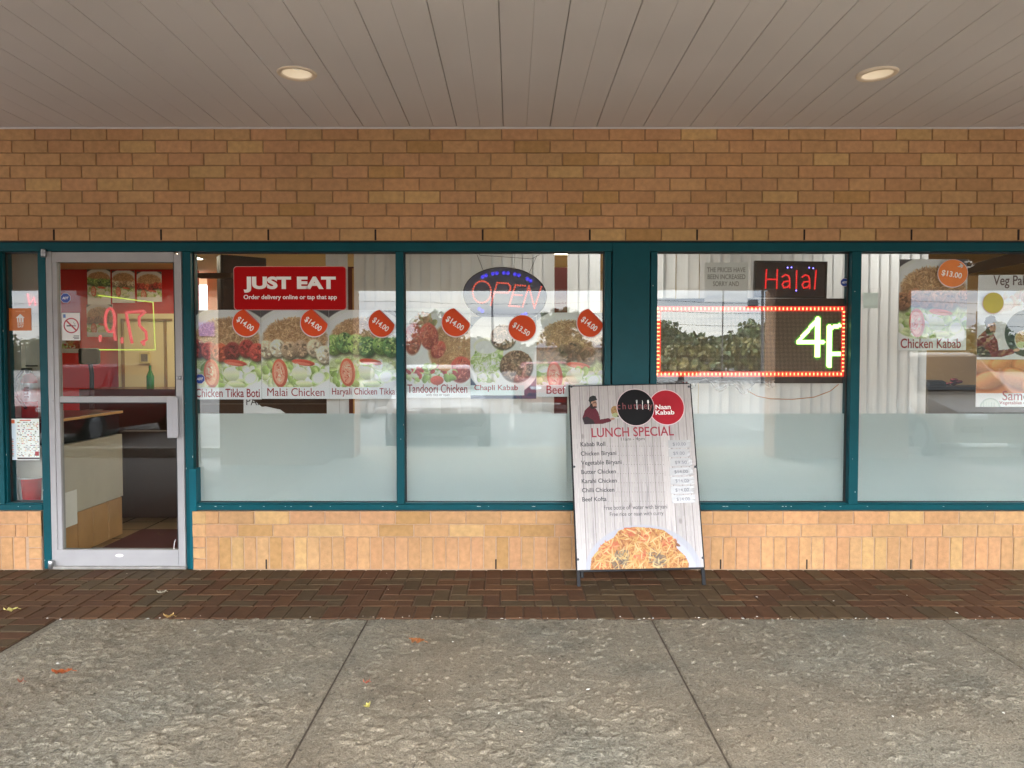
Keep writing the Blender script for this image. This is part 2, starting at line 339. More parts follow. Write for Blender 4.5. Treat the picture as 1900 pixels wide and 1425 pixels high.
# the worn skin of the slabs: flakes of cement paste standing 3-5 mm proud, worn smooth beside the tooled joints
def vnoise(xs_, ys_, cell, seed):
    g = np.random.default_rng(seed).random((400, 400)); fx = (xs_+50)/cell; fy = (ys_+50)/cell
    ix = np.floor(fx).astype(int); iy = np.floor(fy).astype(int); u = fx-ix; v = fy-iy; u = u*u*(3-2*u); v = v*v*(3-2*v)
    q = lambda a_, b_: g[a_ % 400, b_ % 400]
    return (q(ix, iy)*(1-u)+q(ix+1, iy)*u)*(1-v)+(q(ix, iy+1)*(1-u)+q(ix+1, iy+1)*u)*v
sstep = lambda a_, b_, x_: (lambda t_: t_*t_*(3-2*t_))(np.clip((x_-a_)/(b_-a_), 0, 1))
for si, (a, b) in enumerate(xs[:4]):
    b2 = min(b, 3.6); st_ = .0068; nx_ = int((b2-a)/st_); ny_ = int((YP-YN_)/st_)
    X_, Y_ = np.meshgrid(np.linspace(a+.004, b2-.004, nx_+1), np.linspace(YN_+.003, YP-.002, ny_+1))
    wx = X_+.02*vnoise(X_, Y_, .05, 5); n_ = .46*vnoise(wx, Y_, .036, 11)+.34*vnoise(wx, Y_, .021, 12)+.20*vnoise(X_, Y_, .0125, 13)
    dens = .6*vnoise(X_, Y_, .55, 14)+.4*vnoise(X_, Y_, .2, 15)+(.24 if si == 0 else 0)
    th = .69-.17*np.clip(dens-.25, 0, 1); fl_ = sstep(th, th+.05, n_); pit = sstep(.34, .27, n_)*sstep(.3, .7, dens)
    fine_ = vnoise(X_, Y_, .0095, 16)
    ed = np.minimum(X_-a, b2-X_ if b2 == b else 9)+.006*vnoise(X_, Y_, .03, 17)
    keep = sstep(.045, .058, ed); rim = sstep(.0, .012, ed)
    h_ = (.0052*fl_*(.6+.8*vnoise(X_, Y_, .04, 18))-.003*pit)*(.06+.94*keep)+.0014*fine_*(.4+.6*keep)+.0016*keep-.0065-.010*(1-rim)
    h_[0, :] = -.012; h_[-1, :] = -.012; h_[:, 0] = -.012; h_[:, -1] = -.012
    v_ = np.stack([X_, Y_, h_], 2).reshape(-1, 3); i0 = (np.arange(ny_)[:, None]*(nx_+1)+np.arange(nx_)[None, :]).ravel(); f_ = np.stack([i0, i0+1, i0+nx_+2, i0+nx_+1], 1)
    me = bpy.data.meshes.new('concrete_skin'); me.vertices.add(len(v_)); me.vertices.foreach_set('co', v_.astype(np.float32).ravel())
    me.loops.add(len(f_)*4); me.loops.foreach_set('vertex_index', f_.astype(np.int32).ravel()); me.polygons.add(len(f_)); me.polygons.foreach_set('loop_start', np.arange(len(f_), dtype=np.int32)*4)
    ca = me.color_attributes.new('Col', 'FLOAT_COLOR', 'POINT'); kk = (1+.20*fl_-.20*pit-.05*(1-keep)).reshape(-1, 1).astype(np.float32)
    me.materials.append(M_conc); me.update(calc_edges=True); ca = me.color_attributes['Col']; ca.data.foreach_set('color', np.hstack([kk, kk, kk*.99, np.ones_like(kk)]).ravel()); me.shade_smooth()
    struct(link('concrete_skin', me, cp))
o = MB(); o.box(XE, 6, -6.8, YP, -.135, -.013); struct(o.build('joint_filler', mat('joint_dirt', S(82, 72, 60), .95, var=.4, scale=30)))

# brick paving: header course, herringbone field, soldier course; a side band to the left
M_paver = mat('clay_paver', None, .8, attr=True, var=.16, scale=18, bump=.35, bscale=120, spec=.2, var2=(1.0, .12))
o = MB()
def paver(x0, x1, y0, y1):
    g = .0035; c0 = random.choice([S(96, 70, 50), S(92, 65, 46), S(101, 72, 50), S(90, 74, 54), S(94, 66, 47), S(86, 71, 52), S(92, 75, 54)])
    k = random.uniform(.93, 1.07)*.80; c = tuple(v*k for v in c0[:3]); dz = random.uniform(-.0012, .0012)
    if x1-x0 < .015 or y1-y0 < .015: return
    x0, x1, y0, y1 = x0+g, x1-g, y0+g, y1-g; b = .004
    vs = [(x0+b, y0+b, dz), (x1-b, y0+b, dz), (x1-b, y1-b, dz), (x0+b, y1-b, dz), (x0, y0, dz-b), (x1, y0, dz-b), (x1, y1, dz-b), (x0, y1, dz-b), (x0, y0, -.03), (x1, y0, -.03), (x1, y1, -.03), (x0, y1, -.03)]
    fs = [(0, 1, 2, 3)]
    for q in range(4): r = (q+1) % 4; fs += [(4+q, 4+r, r, q), (8+q, 8+r, 4+r, 4+q)]
    o.raw(vs, fs, 0, c)
A = .1025; X0, X1 = -5.4, 5.6
x = X0
while x < X1: paver(x, x+A, -.205, -.002); x += A
x = X0+.03
while x < X1: paver(x, x+A, YP, YP+.205); x += A
ya, yb = YP+.205, -.205
nx = int((X1-X0)/A)+2; ny = int((yb-ya)/A)+3
for i in range(-2, nx):
    for j in range(-2, ny):
        v = (i-j) % 4
        if v == 0: r = (X0+i*A, X0+(i+2)*A, ya+j*A, ya+(j+1)*A)
        elif v == 3: r = (X0+i*A, X0+(i+1)*A, ya+j*A, ya+(j+2)*A)
        else: continue
        paver(max(r[0], X0), min(r[1], X1), max(r[2], ya), min(r[3], yb))
y = YP
while y > -4.0:
    for k, xx in enumerate((XE-.205, XE-.41, XE-.615, XE-.82, XE-1.025)): paver(xx, xx+.205, y-A, y)
    y -= A
struct(o.build('brick_paving', M_paver))
o = MB(); o.box(X0, X1, YP, -.001, -.13, -.006); o.box(XE-1.1, XE-.001, -4.0, YP-.001, -.13, -.006)
struct(o.build('paving_sand', mat('joint_sand', S(84, 66, 50), .95, var=.3, scale=40)))

M_mortar2 = mat('pale_mortar', S(178, 150, 126), .95, var=.12, scale=30, bump=.4, bscale=200, spec=.2)
# ------------------------------------------------------------------ brick walls
CR = .0836; BL = .2395
def brick_col(lo=False):
    base = random.choice([(188, 146, 103), (185, 144, 101), (189, 147, 104), (187, 142, 101), (188, 149, 105), (188, 143, 104), (184, 141, 99), (189, 145, 105)])
    if random.random() < .07: base = (178, 138, 90)
    if random.random() < .08: base = (192, 155, 106)
    k = random.uniform(.93, 1.04)*.97
    return S(*base, k)[:3]
def bricks(o, x0, x1, zrows, start=None, y=0.0, weep=None):
    """zrows: list of (z0, z1, kind)"""
    for r, (z0, z1, kind) in enumerate(zrows):
        L_ = BL if kind == 's' else .0858; g = .0036
        x = x0-(random.uniform(0, 1)*L_ if start is None else start[r % len(start)]*L_)
        while x < x1:
            a, b = max(x+g, x0), min(x+L_-g, x1)
            if b-a > .012:
                dy = random.uniform(-.0016, .0016)
                o.frontbox(a, b+random.uniform(-.0015, .0015) if b < x1 else b, z0+g*.8+random.uniform(-.0008, .0008), z1-g*.8, y+dy, .02, .0028, 0, brick_col())
            x += L_
zt = Z(237); zb = Z(447)
nrow = 9; ch = (zt-zb)/nrow
o = MB(); offs = []
q = 0.0
for r in range(nrow+14): q = (q+random.choice([.42, .5, .58, .35])) % 1; offs.append(q)
rows = [(zb+r*ch, zb+(r+1)*ch, 's') for r in range(nrow)]
XW0, XW1 = -6.8, 6.8
# the lowest course carries open head joints every third brick (x of the first in view: pixel 100)
xw = X(100, 0, 435)
offs[0] = ((XW0-xw)/BL) % 1
bricks(o, XW0, XW1, rows, offs)
o.box(XW0, XW1, .0085, .25, zb+.002, zt, 1)
x = xw-6*BL
while x < XW1:
    if abs(round((x-xw)/BL)) % 3 == 0: o.box(x-.006, x+.006, -.0012, .01, zb+.006, zb+ch-.008, 2)
    x += BL
tag(o.build('brick_wall', [M_brick, M_mortar, M_dark]), 'long band of buff brickwork above the windows, under the slatted soffit', 'brick wall')
zk = Z(948.5); zs1 = Z(973); zs2 = Z(996.5)
KW = [(XW0, X(76.5, 0, 1000)), (X(357, 0, 1000), XW1)]
for i, (a, b) in enumerate(KW):
    o = MB(); kr = [(zs1, zk, 's'), (zs2, zs1, 's'), (.0, zs2, 'v')]
    # closers beside the door opening stand as short stretchers
    if i == 1:
        c = a+.092; bricks(o, c, b, kr, [.62, .1, .0]); bricks(o, a, c, [(zs1, zk, 's'), (zs2, zs1, 's')], [.3, .2])
        for k in range(3): o.frontbox(a+.003, c-.005, k*zs2/3+.003, (k+1)*zs2/3-.003, 0, .02, .003, 0, brick_col())
    else:
        c = b-.092; bricks(o, a, c, kr, [.2, .7, .3]); bricks(o, c, b, [(zs1, zk, 's'), (zs2, zs1, 's')], [.0, .4])
        for k in range(3): o.frontbox(c+.005, b-.003, k*zs2/3+.003, (k+1)*zs2/3-.003, 0, .02, .003, 0, brick_col())
    o.box(a, b, .006, .25, -.1, zk-.001, 1)
    if i == 1:
        for px in (920, 1337, 1497, 1690, 494): xx = X(px, 0, 1040); o.box(xx-.005, xx+.005, -.0012, .01, .004, .07, 2)
    tag(o.build('base_wall', [M_brick, M_mortar2, M_dark]), ['short pale brick base wall left of the white door', 'long pale brick base wall under the frosted windows'][i], 'brick wall', 'brick base walls under the shop front')
# end piers of the shop front, outside the picture
for s_, lab in ((-1, 'brick end pier far left of the narrow side window'), (1, 'brick end pier far right past the last window')):
    o = MB(); a, b = ((XW0, X(-22)) if s_ < 0 else (X(1996), XW1))
    bricks(o, a, b, [(zk+(r)*(zb-zk)/21, zk+(r+1)*(zb-zk)/21, 's') for r in range(21)], offs)
    o.box(a, b, .006, .25, zk+.001, zb, 1)
    tag(o.build('brick_pier', [M_brick, M_mortar]), lab, 'pier', 'brick end piers of the shop front')

# ------------------------------------------------------------------ canopy over the walk
CE = -5.5                                                     # outer edge
cn = thing('canopy', 'wide canopy with a pale slatted soffit over the brick walk', 'canopy')
DL = [G(551, 136, zt), G(1628, 136, zt)]
o = MB(); zs = zt; w_ = .1546; x0 = X(934, 0, 237)
k0 = int((-7-x0)/w_)
for k in range(k0, k0+95):
    a = x0+k*w_; b = a+w_
    e0, e1 = (.0012, .0030) if k % 2 else (.0030, .0012)    # every second seam is only a shallow groove
    # each plank: a flat slab with eased edges and a shadow gap; tongue side stands a little lower
    zz = zs
    d0 = .003 if k % 2 else .009; d1 = .009 if k % 2 else .003; f0 = .2
    def strip(xa, xb, y0, y1, l, r):
        ea, eb, fa, fb = (e0 if l else 0), (e1 if r else 0), (e0*f0 if l else 0), (e1*f0 if r else 0); da, db = (d0 if l else 0), (d1 if r else 0)
        vs = [(xa+ea, y0, zz), (xb-eb, y0, zz), (xb-eb, y1, zz), (xa+ea, y1, zz)]; fs = [(3, 2, 1, 0)]
        if l: vs += [(xa+fa, y0, zz+da), (xa+fa, y1, zz+da)]; fs.append((0, 4, 5, 3)[::-1])
        if r: n_ = len(vs); vs += [(xb-fb, y0, zz+db), (xb-fb, y1, zz+db)]; fs.append((1, 2, n_+1, n_)[::-1])
        o.raw(vs, fs)
    hit = [c for c in DL if a < c[0]+.093 and b > c[0]-.093]
    if not hit: strip(a, b, CE, -.012, True, True)
    else:
        c = hit[0]; ns = 16                                           # the hole for the downlight
        for q in range(ns):
            xa, xb = a+(b-a)*q/ns, a+(b-a)*(q+1)/ns; xm = abs((xa+xb)/2-c[0]); g = math.sqrt(max(0, .092**2-xm**2))
            if g > 0: strip(xa, xb, CE, c[1]-g, q == 0, q == ns-1); strip(xa, xb, c[1]+g, -.012, q == 0, q == ns-1)
            else: strip(xa, xb, CE, -.012, q == 0, q == ns-1)
o.build('soffit', M_soffit, cn)
o = MB(); o.box(-7.2, 7.2, CE, .2, zs+.075, zs+.2); o.build('soffit_backing', mat('soffit_backing', S(120, 110, 102), .9), cn)
o = MB(); o.box(-7, 7, -.011, -.001, zs-.010, zs+.009, bev=.002); o.build('edge_trim', M_soffit, cn)
he = RF(950, 535.5, D-CE+2*GL)[2]
o = MB(); o.box(-16, 16, CE-.35, CE-.002, he, 4.2); o.box(-16, -7.2, CE, .2, zs+.010, 4.2); o.box(7.2, 16, CE, .2, zs+.010, 4.2); o.box(-7.2, 7.2, .0, .2, zs+.012, zs+.074)
o.build('fascia', mat('fascia_stucco', S(150, 125, 98), .9, var=.1, scale=3), cn)
for k, (pa, pb, lab) in enumerate(((405, 655, 'broad brick canopy pier behind the viewer, left of centre'), (1440, 1690, 'broad brick canopy pier behind the viewer, right of centre'))):
    a = RF(pa, 600, D-CE+2*GL)[0]; b = RF(pb, 600, D-CE+2*GL)[0]
    o = MB(); o.box(a, b, CE-.45, CE-.003, -.1, he-.002)
    tag(o.build('canopy_pier', mat('pier_brick', S(150, 112, 80), .9, var=.15, scale=12, bump=.4)), lab, 'pier', 'brick piers of the canopy')
# recessed downlights, dimly lit
M_lens = mat('white_reflector', S(240, 230, 212), .4, var=.03); q_ = M_lens.node_tree.nodes['Principled BSDF']; q_.inputs['Emission Color'].default_value = (1, .82, .60, 1); q_.inputs['Emission Strength'].default_value = .038
for px, py, lab in ((551, 136, 'round cream recessed downlight in the soffit, left one'), (1628, 136, 'round cream recessed downlight in the soffit, right one with a gap round its rim')):
    gx, gy = G(px, py, zs); t = thing('recessed_downlight', lab, 'downlight', (gx, gy, zs), 'recessed downlights in the soffit')
    o = MB(); o.lathe([(.078, .012), (.079, -.004), (.088, -.009), (.102, -.007), (.106, -.002), (.106, .009)], (0, 0, 0), n=48); o.build('trim_ring', mat('cream_ring', S(222, 206, 184), .5, var=.03), t, True)
    o = MB(); o.lathe([(.079, .000), (.074, .020), (.060, .045), (.030, .058), (.0, .060)], (0, 0, 0), n=48); o.build('reflector', M_lens, t, True)
    o = MB(); o.lathe([(.0, .024), (.022, .026), (.034, .036), (.036, .056)], (0, 0, 0), n=32); o.build('bulb', emit('dim_bulb', (1, .84, .62, 1), .35), t, True)
    if px > 1000: t.rotation_euler = (0, math.radians(-2.5), 0); t.location.z -= .004

# ------------------------------------------------------------------ shop front: teal frame and windows
SF = thing('storefront', 'teal aluminium shop front with four large windows and a narrow side window', 'shop front')
zh0, zh1 = Z(466), Z(449); zg0 = Z(932.5, .05); zs0 = Z(948)
FY0, FY1 = .012, .13
def post(x0, x1, z0, z1, y0=FY0, nm='mullion', m=None):
    o = MB(); o.box(x0, x1, y0, FY1, z0+.0015, z1-.0015, bev=.003)
    for _ in range(3):                                        # chips down to bare metal, mostly low and along the edges
        zz = z0+(z1-z0)*random.random()**1.8; xx = random.choice((x0+.003, x1-.006, random.uniform(x0+.004, x1-.008))); hh = random.uniform(.002, .014)
        if zz+hh < z1-.01: o.box(xx, xx+random.uniform(.0015, .004), y0-.0005, y0+.004, zz+.004, zz+hh+.004, 1)
    return o.build(nm, [m or M_teal, M_chip], SF)
M_chip = mat('bare_metal', S(205, 205, 200), .5)
o = MB(); o.box(X(-22), X(1996), .003, .2, zh1+.0005, zb-.001); o.build('lintel_angle', mat('lintel_steel', S(38, 30, 26), .7, var=.2, scale=20), SF)
XL, XRr = X(-22), X(1996)
o = MB(); o.box(XL, XRr, FY0, FY1, zh0, zh1, bev=.003); o.build('head_rail', M_teal, SF)
DX0, DX1 = X(87), X(341)
for a, b in ((XL, X(72)), (X(360), XRr)):
    o = MB(); o.box(a, b, FY0-.004, FY1, Z(946.5, .01), Z(936, .01), bev=.003); o.box(a, b, FY0+.012, FY1, Z(936, .01), Z(932.5, .03), bev=.002)
    # worn spots where paint has chipped off the sill
    for _ in range(int((b-a)*7)):
        xx = random.uniform(a, b); o.box(xx, xx+random.uniform(.004, .016), FY0-.0048, FY0, Z(940, .01), Z(940, .01)+random.uniform(.002, .004), 1)
    o.build('sill_rail', [M_teal, mat('bare_metal', S(205, 205, 200), .5)], SF)
zlo, zhi = Z(936, .01), zh0
post(XL, X(1), zlo, zhi); post(X(1), X(4), zlo, zhi, .03, 'jamb')
post(X(72), X(86.5), 0, zhi); post(X(340), X(355), 0, zhi)
o = MB(); o.box(X(347), X(360), FY0-.006, FY1-.02, 0, Z(870), bev=.003); o.build('kick_post', mat('teal_paint_fresh', S(10, 86, 98), .4, spec=.14, var=.06), SF)
post(X(734.5), X(749), zlo, zhi); post(X(1122), X(1133.5), zlo, zhi); post(X(1207), X(1219.5), zlo, zhi); post(X(1579), X(1596.5), zlo, zhi, FY0-.004)
post(X(1984), XRr, zlo, zhi)
o = MB(); o.box(X(1136), X(1205), FY0-.006, FY1, zlo, zh1-.002, bev=.004); o.build('cover_panel', M_teal, SF)
o = MB(); o.box(X(1133.5), X(1136), FY0+.03, FY1, zlo, zhi); o.box(X(1205), X(1207), FY0+.03, FY1, zlo, zhi); o.build('shadow_gap', M_dark, SF)
zfilm = Z(767.5, GL)
WIN = [(4, 72, False, 'narrow side window left of the door'), (355, 734.5, True, 'window with red sign and three posters'), (749, 1122, True, 'window with the oval light sign'), (1219.5, 1579, True, 'window with the large light board'), (1596.5, 1984, True, 'rightmost window with blinds and posters')]
for a, b, film, lab in WIN:
    x0, x1 = X(a), X(b); wn = link('window', None, SF); wn['label'] = lab
    o = MB(); o.box(x0+.002, x1-.002, GL, GL+.006, zg0+.002, zh0-.002); o.build('glass_pane', M_glass, wn)
    o = MB(); g = .007
    for bx in ((x0, x0+g, zg0, zh0), (x1-g, x1, zg0, zh0), (x0+g, x1-g, zh0-g*1.3, zh0), (x0+g, x1-g, zg0, zg0+g*.9)):
        o.box(bx[0], bx[1], GL-.018, GL-.0005, bx[2], bx[3])
    o.build('gasket', M_gasket, wn)
    if film:
        o = MB(); o.box(x0+.006, x1-.006, GL+.0085, GL+.0095, zg0+.004, zfilm); o.build('frosted_film', M_film, wn)

# ------------------------------------------------------------------ glazed door
dr = thing('glass_door', 'white aluminium glass door with a mid rail and pull handle', 'door', (DX0, 0, 0))
def dbox(nm, px0, px1, py0, py1, y0, y1, m=M_alu, bev=.003, par=dr, pref=700):
    o = MB(); xa, xb = X(px0, y0, pref)-DX0, X(px1, y0, pref)-DX0
    z0, z1 = Z(py1, y0), Z(py0, y0); o.box(xa, xb, y0, y1, max(z0, .004), z1, bev=bev); return o.build(nm, m, par)
dbox('jamb', 87.5, 100, 466.5, 1051, .016, .11)
dbox('jamb', 333.2, 339.6, 466.5, 1055, .02, .11)
zr = 467.5
dbox('stile', 100.6, 109.5, 471, 1046, .022, .066); dbox('stile', 326, 339, 471, 1052, .006, .05)
dbox('rail', 100.6, 326, 467.5, 486.5, .018, .066)
dbox('rail', 109.8, 325.7, 735.5, 746.8, .024, .060)
dbox('bottom_rail', 103, 331, 1020, 1050.5, .014, .064, pref=1035)
dbox('threshold', 96, 345, 1051.5, 1057.5, -.012, .11, mat('worn_sill', S(150, 146, 140), .5, metal=.4, var=.25, scale=18), pref=1055)
o = MB(); o.box(X(108, .04)-DX0, X(328, .04)-DX0, .040, .045, Z(1021, .04), Z(485, .04)); o.build('glass_pane', M_doorglass, dr)
o = MB()
for a, b, c, e in ((110, 111.6, 487, 735), (324.6, 326, 487, 735), (110, 326, 486.3, 488), (110, 111.6, 747, 1019), (324.6, 326, 747, 1019), (110, 326, 746.6, 748.6), (110, 326, 1018, 1020)):
    o.box(X(a, .036)-DX0, X(b, .036)-DX0, .034, .0395, Z(e, .036), Z(c, .036))
o.build('gasket', M_gasket, dr)
hd = dbox('pull_handle', 308, 326.5, 735.5, 813, -.022, .004, mat('white_handle', S(160, 158, 160), .4, var=.04), .004)
o = MB(); o.box(X(318, -.03)-DX0, X(329, -.03)-DX0, -.030, -.0215, Z(812, -.03), Z(738, -.03), bev=.003); o.build('grip', mat('white_handle', S(210, 210, 214), .4), hd)
o = MB(); cx, cz = P(332, 701, 0); o.lathe([(.0, .012), (.010, .012), (.013, .010), (.014, .003), (.014, -.004)], (cx-DX0, .002, cz), 'y', 20); o.box(cx-DX0-.0015, cx-DX0+.0015, -.0112, -.0095, cz-.006, cz+.006, 1); o.build('lock', [M_steel, M_dark], dr, True)
for px, py, r, h in ((82, 470, .017, .026), (95.5, 1047, .017, .03)):
    o = MB(); cx, cz = P(px, py, .0); o.lathe([(.0, -h), (r*.8, -h), (r, -h*.85), (r, -.002), (r*.9, .0), (r, .002), (r, h*.85), (r*.8, h), (0, h)], (cx-DX0, -.006, max(cz, .032)), 'z', 20); o.build('pivot_hinge', M_steel, dr, True)
o = MB(); cx, cz = P(97, 744, .01); o.lathe([(0, .004), (.005, .003), (.006, 0)], (cx-DX0, .016, cz), 'y', 14); o.build('screw', M_steel, dr)
o = MB(); cx, cz = P(221, 1031, .01); o.prism([(cx-DX0+.028*math.cos(k*PI/12), cz+.011*math.sin(k*PI/12)) for k in range(24)], .0125, .0145); o.build('badge', M_white, dr)
o = MB(); pts = [(X(px, .034)-DX0, .034, Z(py, .034)) for px, py in ((321, 1001), (318.5, 1008), (317.5, 1016), (317.8, 1020))]; o.tube(pts, .0025, 6); o.build('seal_thread', M_white, dr)

# ------------------------------------------------------------------ inside the restaurant
ZC = 2.52
def room_mat(nm, col, r=.8, **k): return mat(nm, S(*col), r, var=k.pop('var', .07), scale=k.pop('scale', 2), **k)
M_cream = room_mat('cream_wall', (214, 196, 150)); M_redwall = room_mat('red_wall', (206, 14, 10), .5)
o = MB(); o.box(-7.5, 7.4, .14, 6.2, -.06, -.004); struct(o.build('interior_floor', None or mat('tan_tile', S(130, 104, 72), .4, var=.12, scale=4)))
o = MB(); gx = -4.0
while gx < 1.0: o.box(gx-.004, gx+.004, .2, 6, -.004, -.0015); gx += .30
gy = .3
while gy < 6: o.box(-4.2, 1, gy-.004, gy+.004, -.0045, -.0017); gy += .30
struct(o.build('floor_grout', M_dark))
o = MB(); o.box(-7.5, 7.4, .14, 6.2, ZC, ZC+.1); struct(o.build('interior_ceiling', room_mat('ceiling_tile', (222, 206, 170))))
o = MB(); o.box(-7.4, -3.9, 4.2, 4.35, 0, ZC); struct(o.build('interior_red_wall', M_redwall))
o = MB(); o.box(-3.899, 7.4, 4.6, 4.75, 0, ZC); o.box(-7.5, -7.4, .26, 4.4, 0, ZC); o.box(7.4, 7.5, .26, 4.8, 0, ZC); struct(o.build('interior_cream_wall', M_cream))
o = MB(); o.box(2.95, 6.9, 2.3, 2.4, 0, ZC-.28); struct(o.build('interior_partition_wall', room_mat('ochre_wall', (206, 170, 116))))
# room troffers; the front two are unseen, added to brighten the blinds
M_added_lamp = emit('added_lamp_glow', (1, .95, .88, 1), 10.0); M_lamp2 = emit('warm_troffer_glow', (1, .86, .62, 1), 11)
for x, y, lab in ((-3.62, 2.6, 'lit ceiling panel lamp seen at the top of the door'), (-1.15, 3.05, 'lit ceiling panel lamp above the red sign'), (.55, 2.2, 'lit ceiling panel lamp between the blinds over the dark red post'), (.7, .95, 'unseen ceiling panel lamp added behind the oval light sign to brighten the blind'), (2.6, .95, 'unseen ceiling panel lamp added behind the large light board to brighten the blind')):
    t = thing('ceiling_lamp', lab, 'ceiling lamp', (x, y, ZC), 'ceiling lamps in the restaurant')
    o = MB(); o.box(-.29, .29, -.58, .58, -.012, -.001); o.build('frame', M_white, t); o = MB(); o.box(-.26, .26, -.55, .55, -.016, -.0125); o.build('diffuser', M_lamp2 if y > 2 else M_added_lamp, t)
# counter that runs inward from the door
cxr = P(110, 890, .2)[0]; ce = 1.05
t = thing('counter', 'serving counter with white front panel and dark glass top beside the door', 'counter', (cxr, .2, 0))
o = MB(); n_ = 4
for k in range(n_): o.box(-.6, 0, k*(ce-.2)/n_+.004, (k+1)*(ce-.2)/n_-.004, .0, .305, bev=.004)
o.build('tile_base', mat('base_tile', S(176, 134, 88), .5, var=.12, scale=6), t)
o = MB(); o.box(-.59, .008, .0, ce-.2, .312, .82, bev=.003); o.build('front_panel', mat('laminate', S(188, 180, 164), .35, var=.04), t)
o = MB(); o.box(-.55, -.01, .01, ce-.21, .825, .985); o.build('display_case', mat('dark_glass', S(38, 42, 42), .08, var=.1), t)
o = MB(); o.box(-.6, .015, -.005, ce-.19, .99, 1.012, bev=.004); o.build('worktop', mat('dark_worktop', S(66, 46, 36), .3, var=.12, scale=9), t); o = MB(); o.box(.0155, .019, 0, ce-.2, .992, 1.010); o.build('edge_strip', mat('light_wood', S(222, 176, 120), .35, var=.12, scale=9), t)
o = MB(); xa, za = P(112, 990, .2); xb, zb_ = P(138, 922, .2); o.box(.012, .014, .0, .17, za+.03, zb_+.02)
o.box(.010, .012, .165, .19, za+.03, zb_+.02); tag(o.build('paper_notice', M_white, None, loc=(cxr, .2, 0)), 'small blank white paper stuck low on the counter front behind the door', 'paper')
o = MB(); o.box(P(224, 880, 1.66)[0], -1.5, 1.66, 1.76, 0, .78); o.box(P(318, 800, 1.6)[0], -1.5, 1.58, 1.65, .4, 1.03)
struct(o.build('interior_brown_wall', room_mat('brown_panel', (58, 36, 26), .6)))
o = MB(); o.box(-3.1, -2.05, .22, 1.18, -.003, .008, bev=.004); tag(o.build('door_mat', mat('red_mat', S(70, 12, 14), .95, var=.15, scale=60, bump=.5, bscale=400)), 'dark red floor mat inside the white door', 'mat')
# panelled cream door on the far wall
bx0, bx1 = P(219, 640, 3.9)[0], P(330, 640, 3.9)[0]
t = thing('inner_door', 'cream panelled door with a small framed picture at the back of the room', 'door', (bx0, 3.9, 0))
wd = bx1-bx0; zt_ = Z(582, 3.9)
o = MB(); o.box(0, wd, 0, .06, 0, zt_); o.build('door_leaf', M_cream, t)
o = MB(); a = P(226, 640, 3.9)[0]-bx0; o.box(a, a+.03, -.02, 0, 0, zt_-.06); o.box(a, wd-.06, -.02, 0, zt_-.09, zt_-.06); o.box(wd-.16, wd-.13, -.02, 0, 0, zt_-.06); o.build('moulding', room_mat('brown_trim', (128, 98, 56)), t)
o = MB(); a, z_ = P(270, 664, 3.9); o.box(a-bx0-.06, a-bx0+.06, -.03, -.001, z_-.065, z_+.065); o.box(a-bx0-.04, a-bx0+.04, -.032, -.031, z_-.045, z_+.045, 1); o.build('picture', [room_mat('gilt', (200, 180, 120)), room_mat('dark_print', (84, 70, 50), var=.5, scale=30)], t)
o = MB(); a, z_ = P(279, 712, 2.5); o.lathe([(.0, 0), (.034, 0), (.036, .01), (.036, .13), (.013, .19), (.013, .24), (0, .24)], (a, 2.5, Z(722, 2.5)), n=16); tag(o.build('green_bottle', mat('green_glass', S(20, 130, 40), .15), None, True), 'small green bottle in front of the cream inner door', 'bottle')
o = MB(); a = P(232, 720, 2.45)[0]; o.box(P(150, 720, 2.45)[0], P(332, 720, 2.45)[0], 2.42, 3.0, 0, Z(722, 2.42)); tag(o.build('back_counter', room_mat('dark_counter', (58, 44, 38), .25)), 'low dark counter across the back of the restaurant', 'counter')
# till screen, food warmer on the counter
t = thing('till_screen', 'rounded black till screen standing on the counter behind the door', 'screen', P(166, 660, 1.25)[:1]+(1.25, 0))
z0, z1 = Z(676, 1.25), Z(646, 1.25); o = MB(); o.box(-.085, .085, -.03, .03, z0, z1, bev=.02); o.build('casing', M_black, t, True)
o = MB(); o.tube([(0, .01, z0+.01), (0, .03, z0-.08), (0, .02, 1.012)], .018, 10); o.box(-.07, .07, -.05, .08, .985, 1.0, bev=.005); o.build('stand', M_black, t, True)
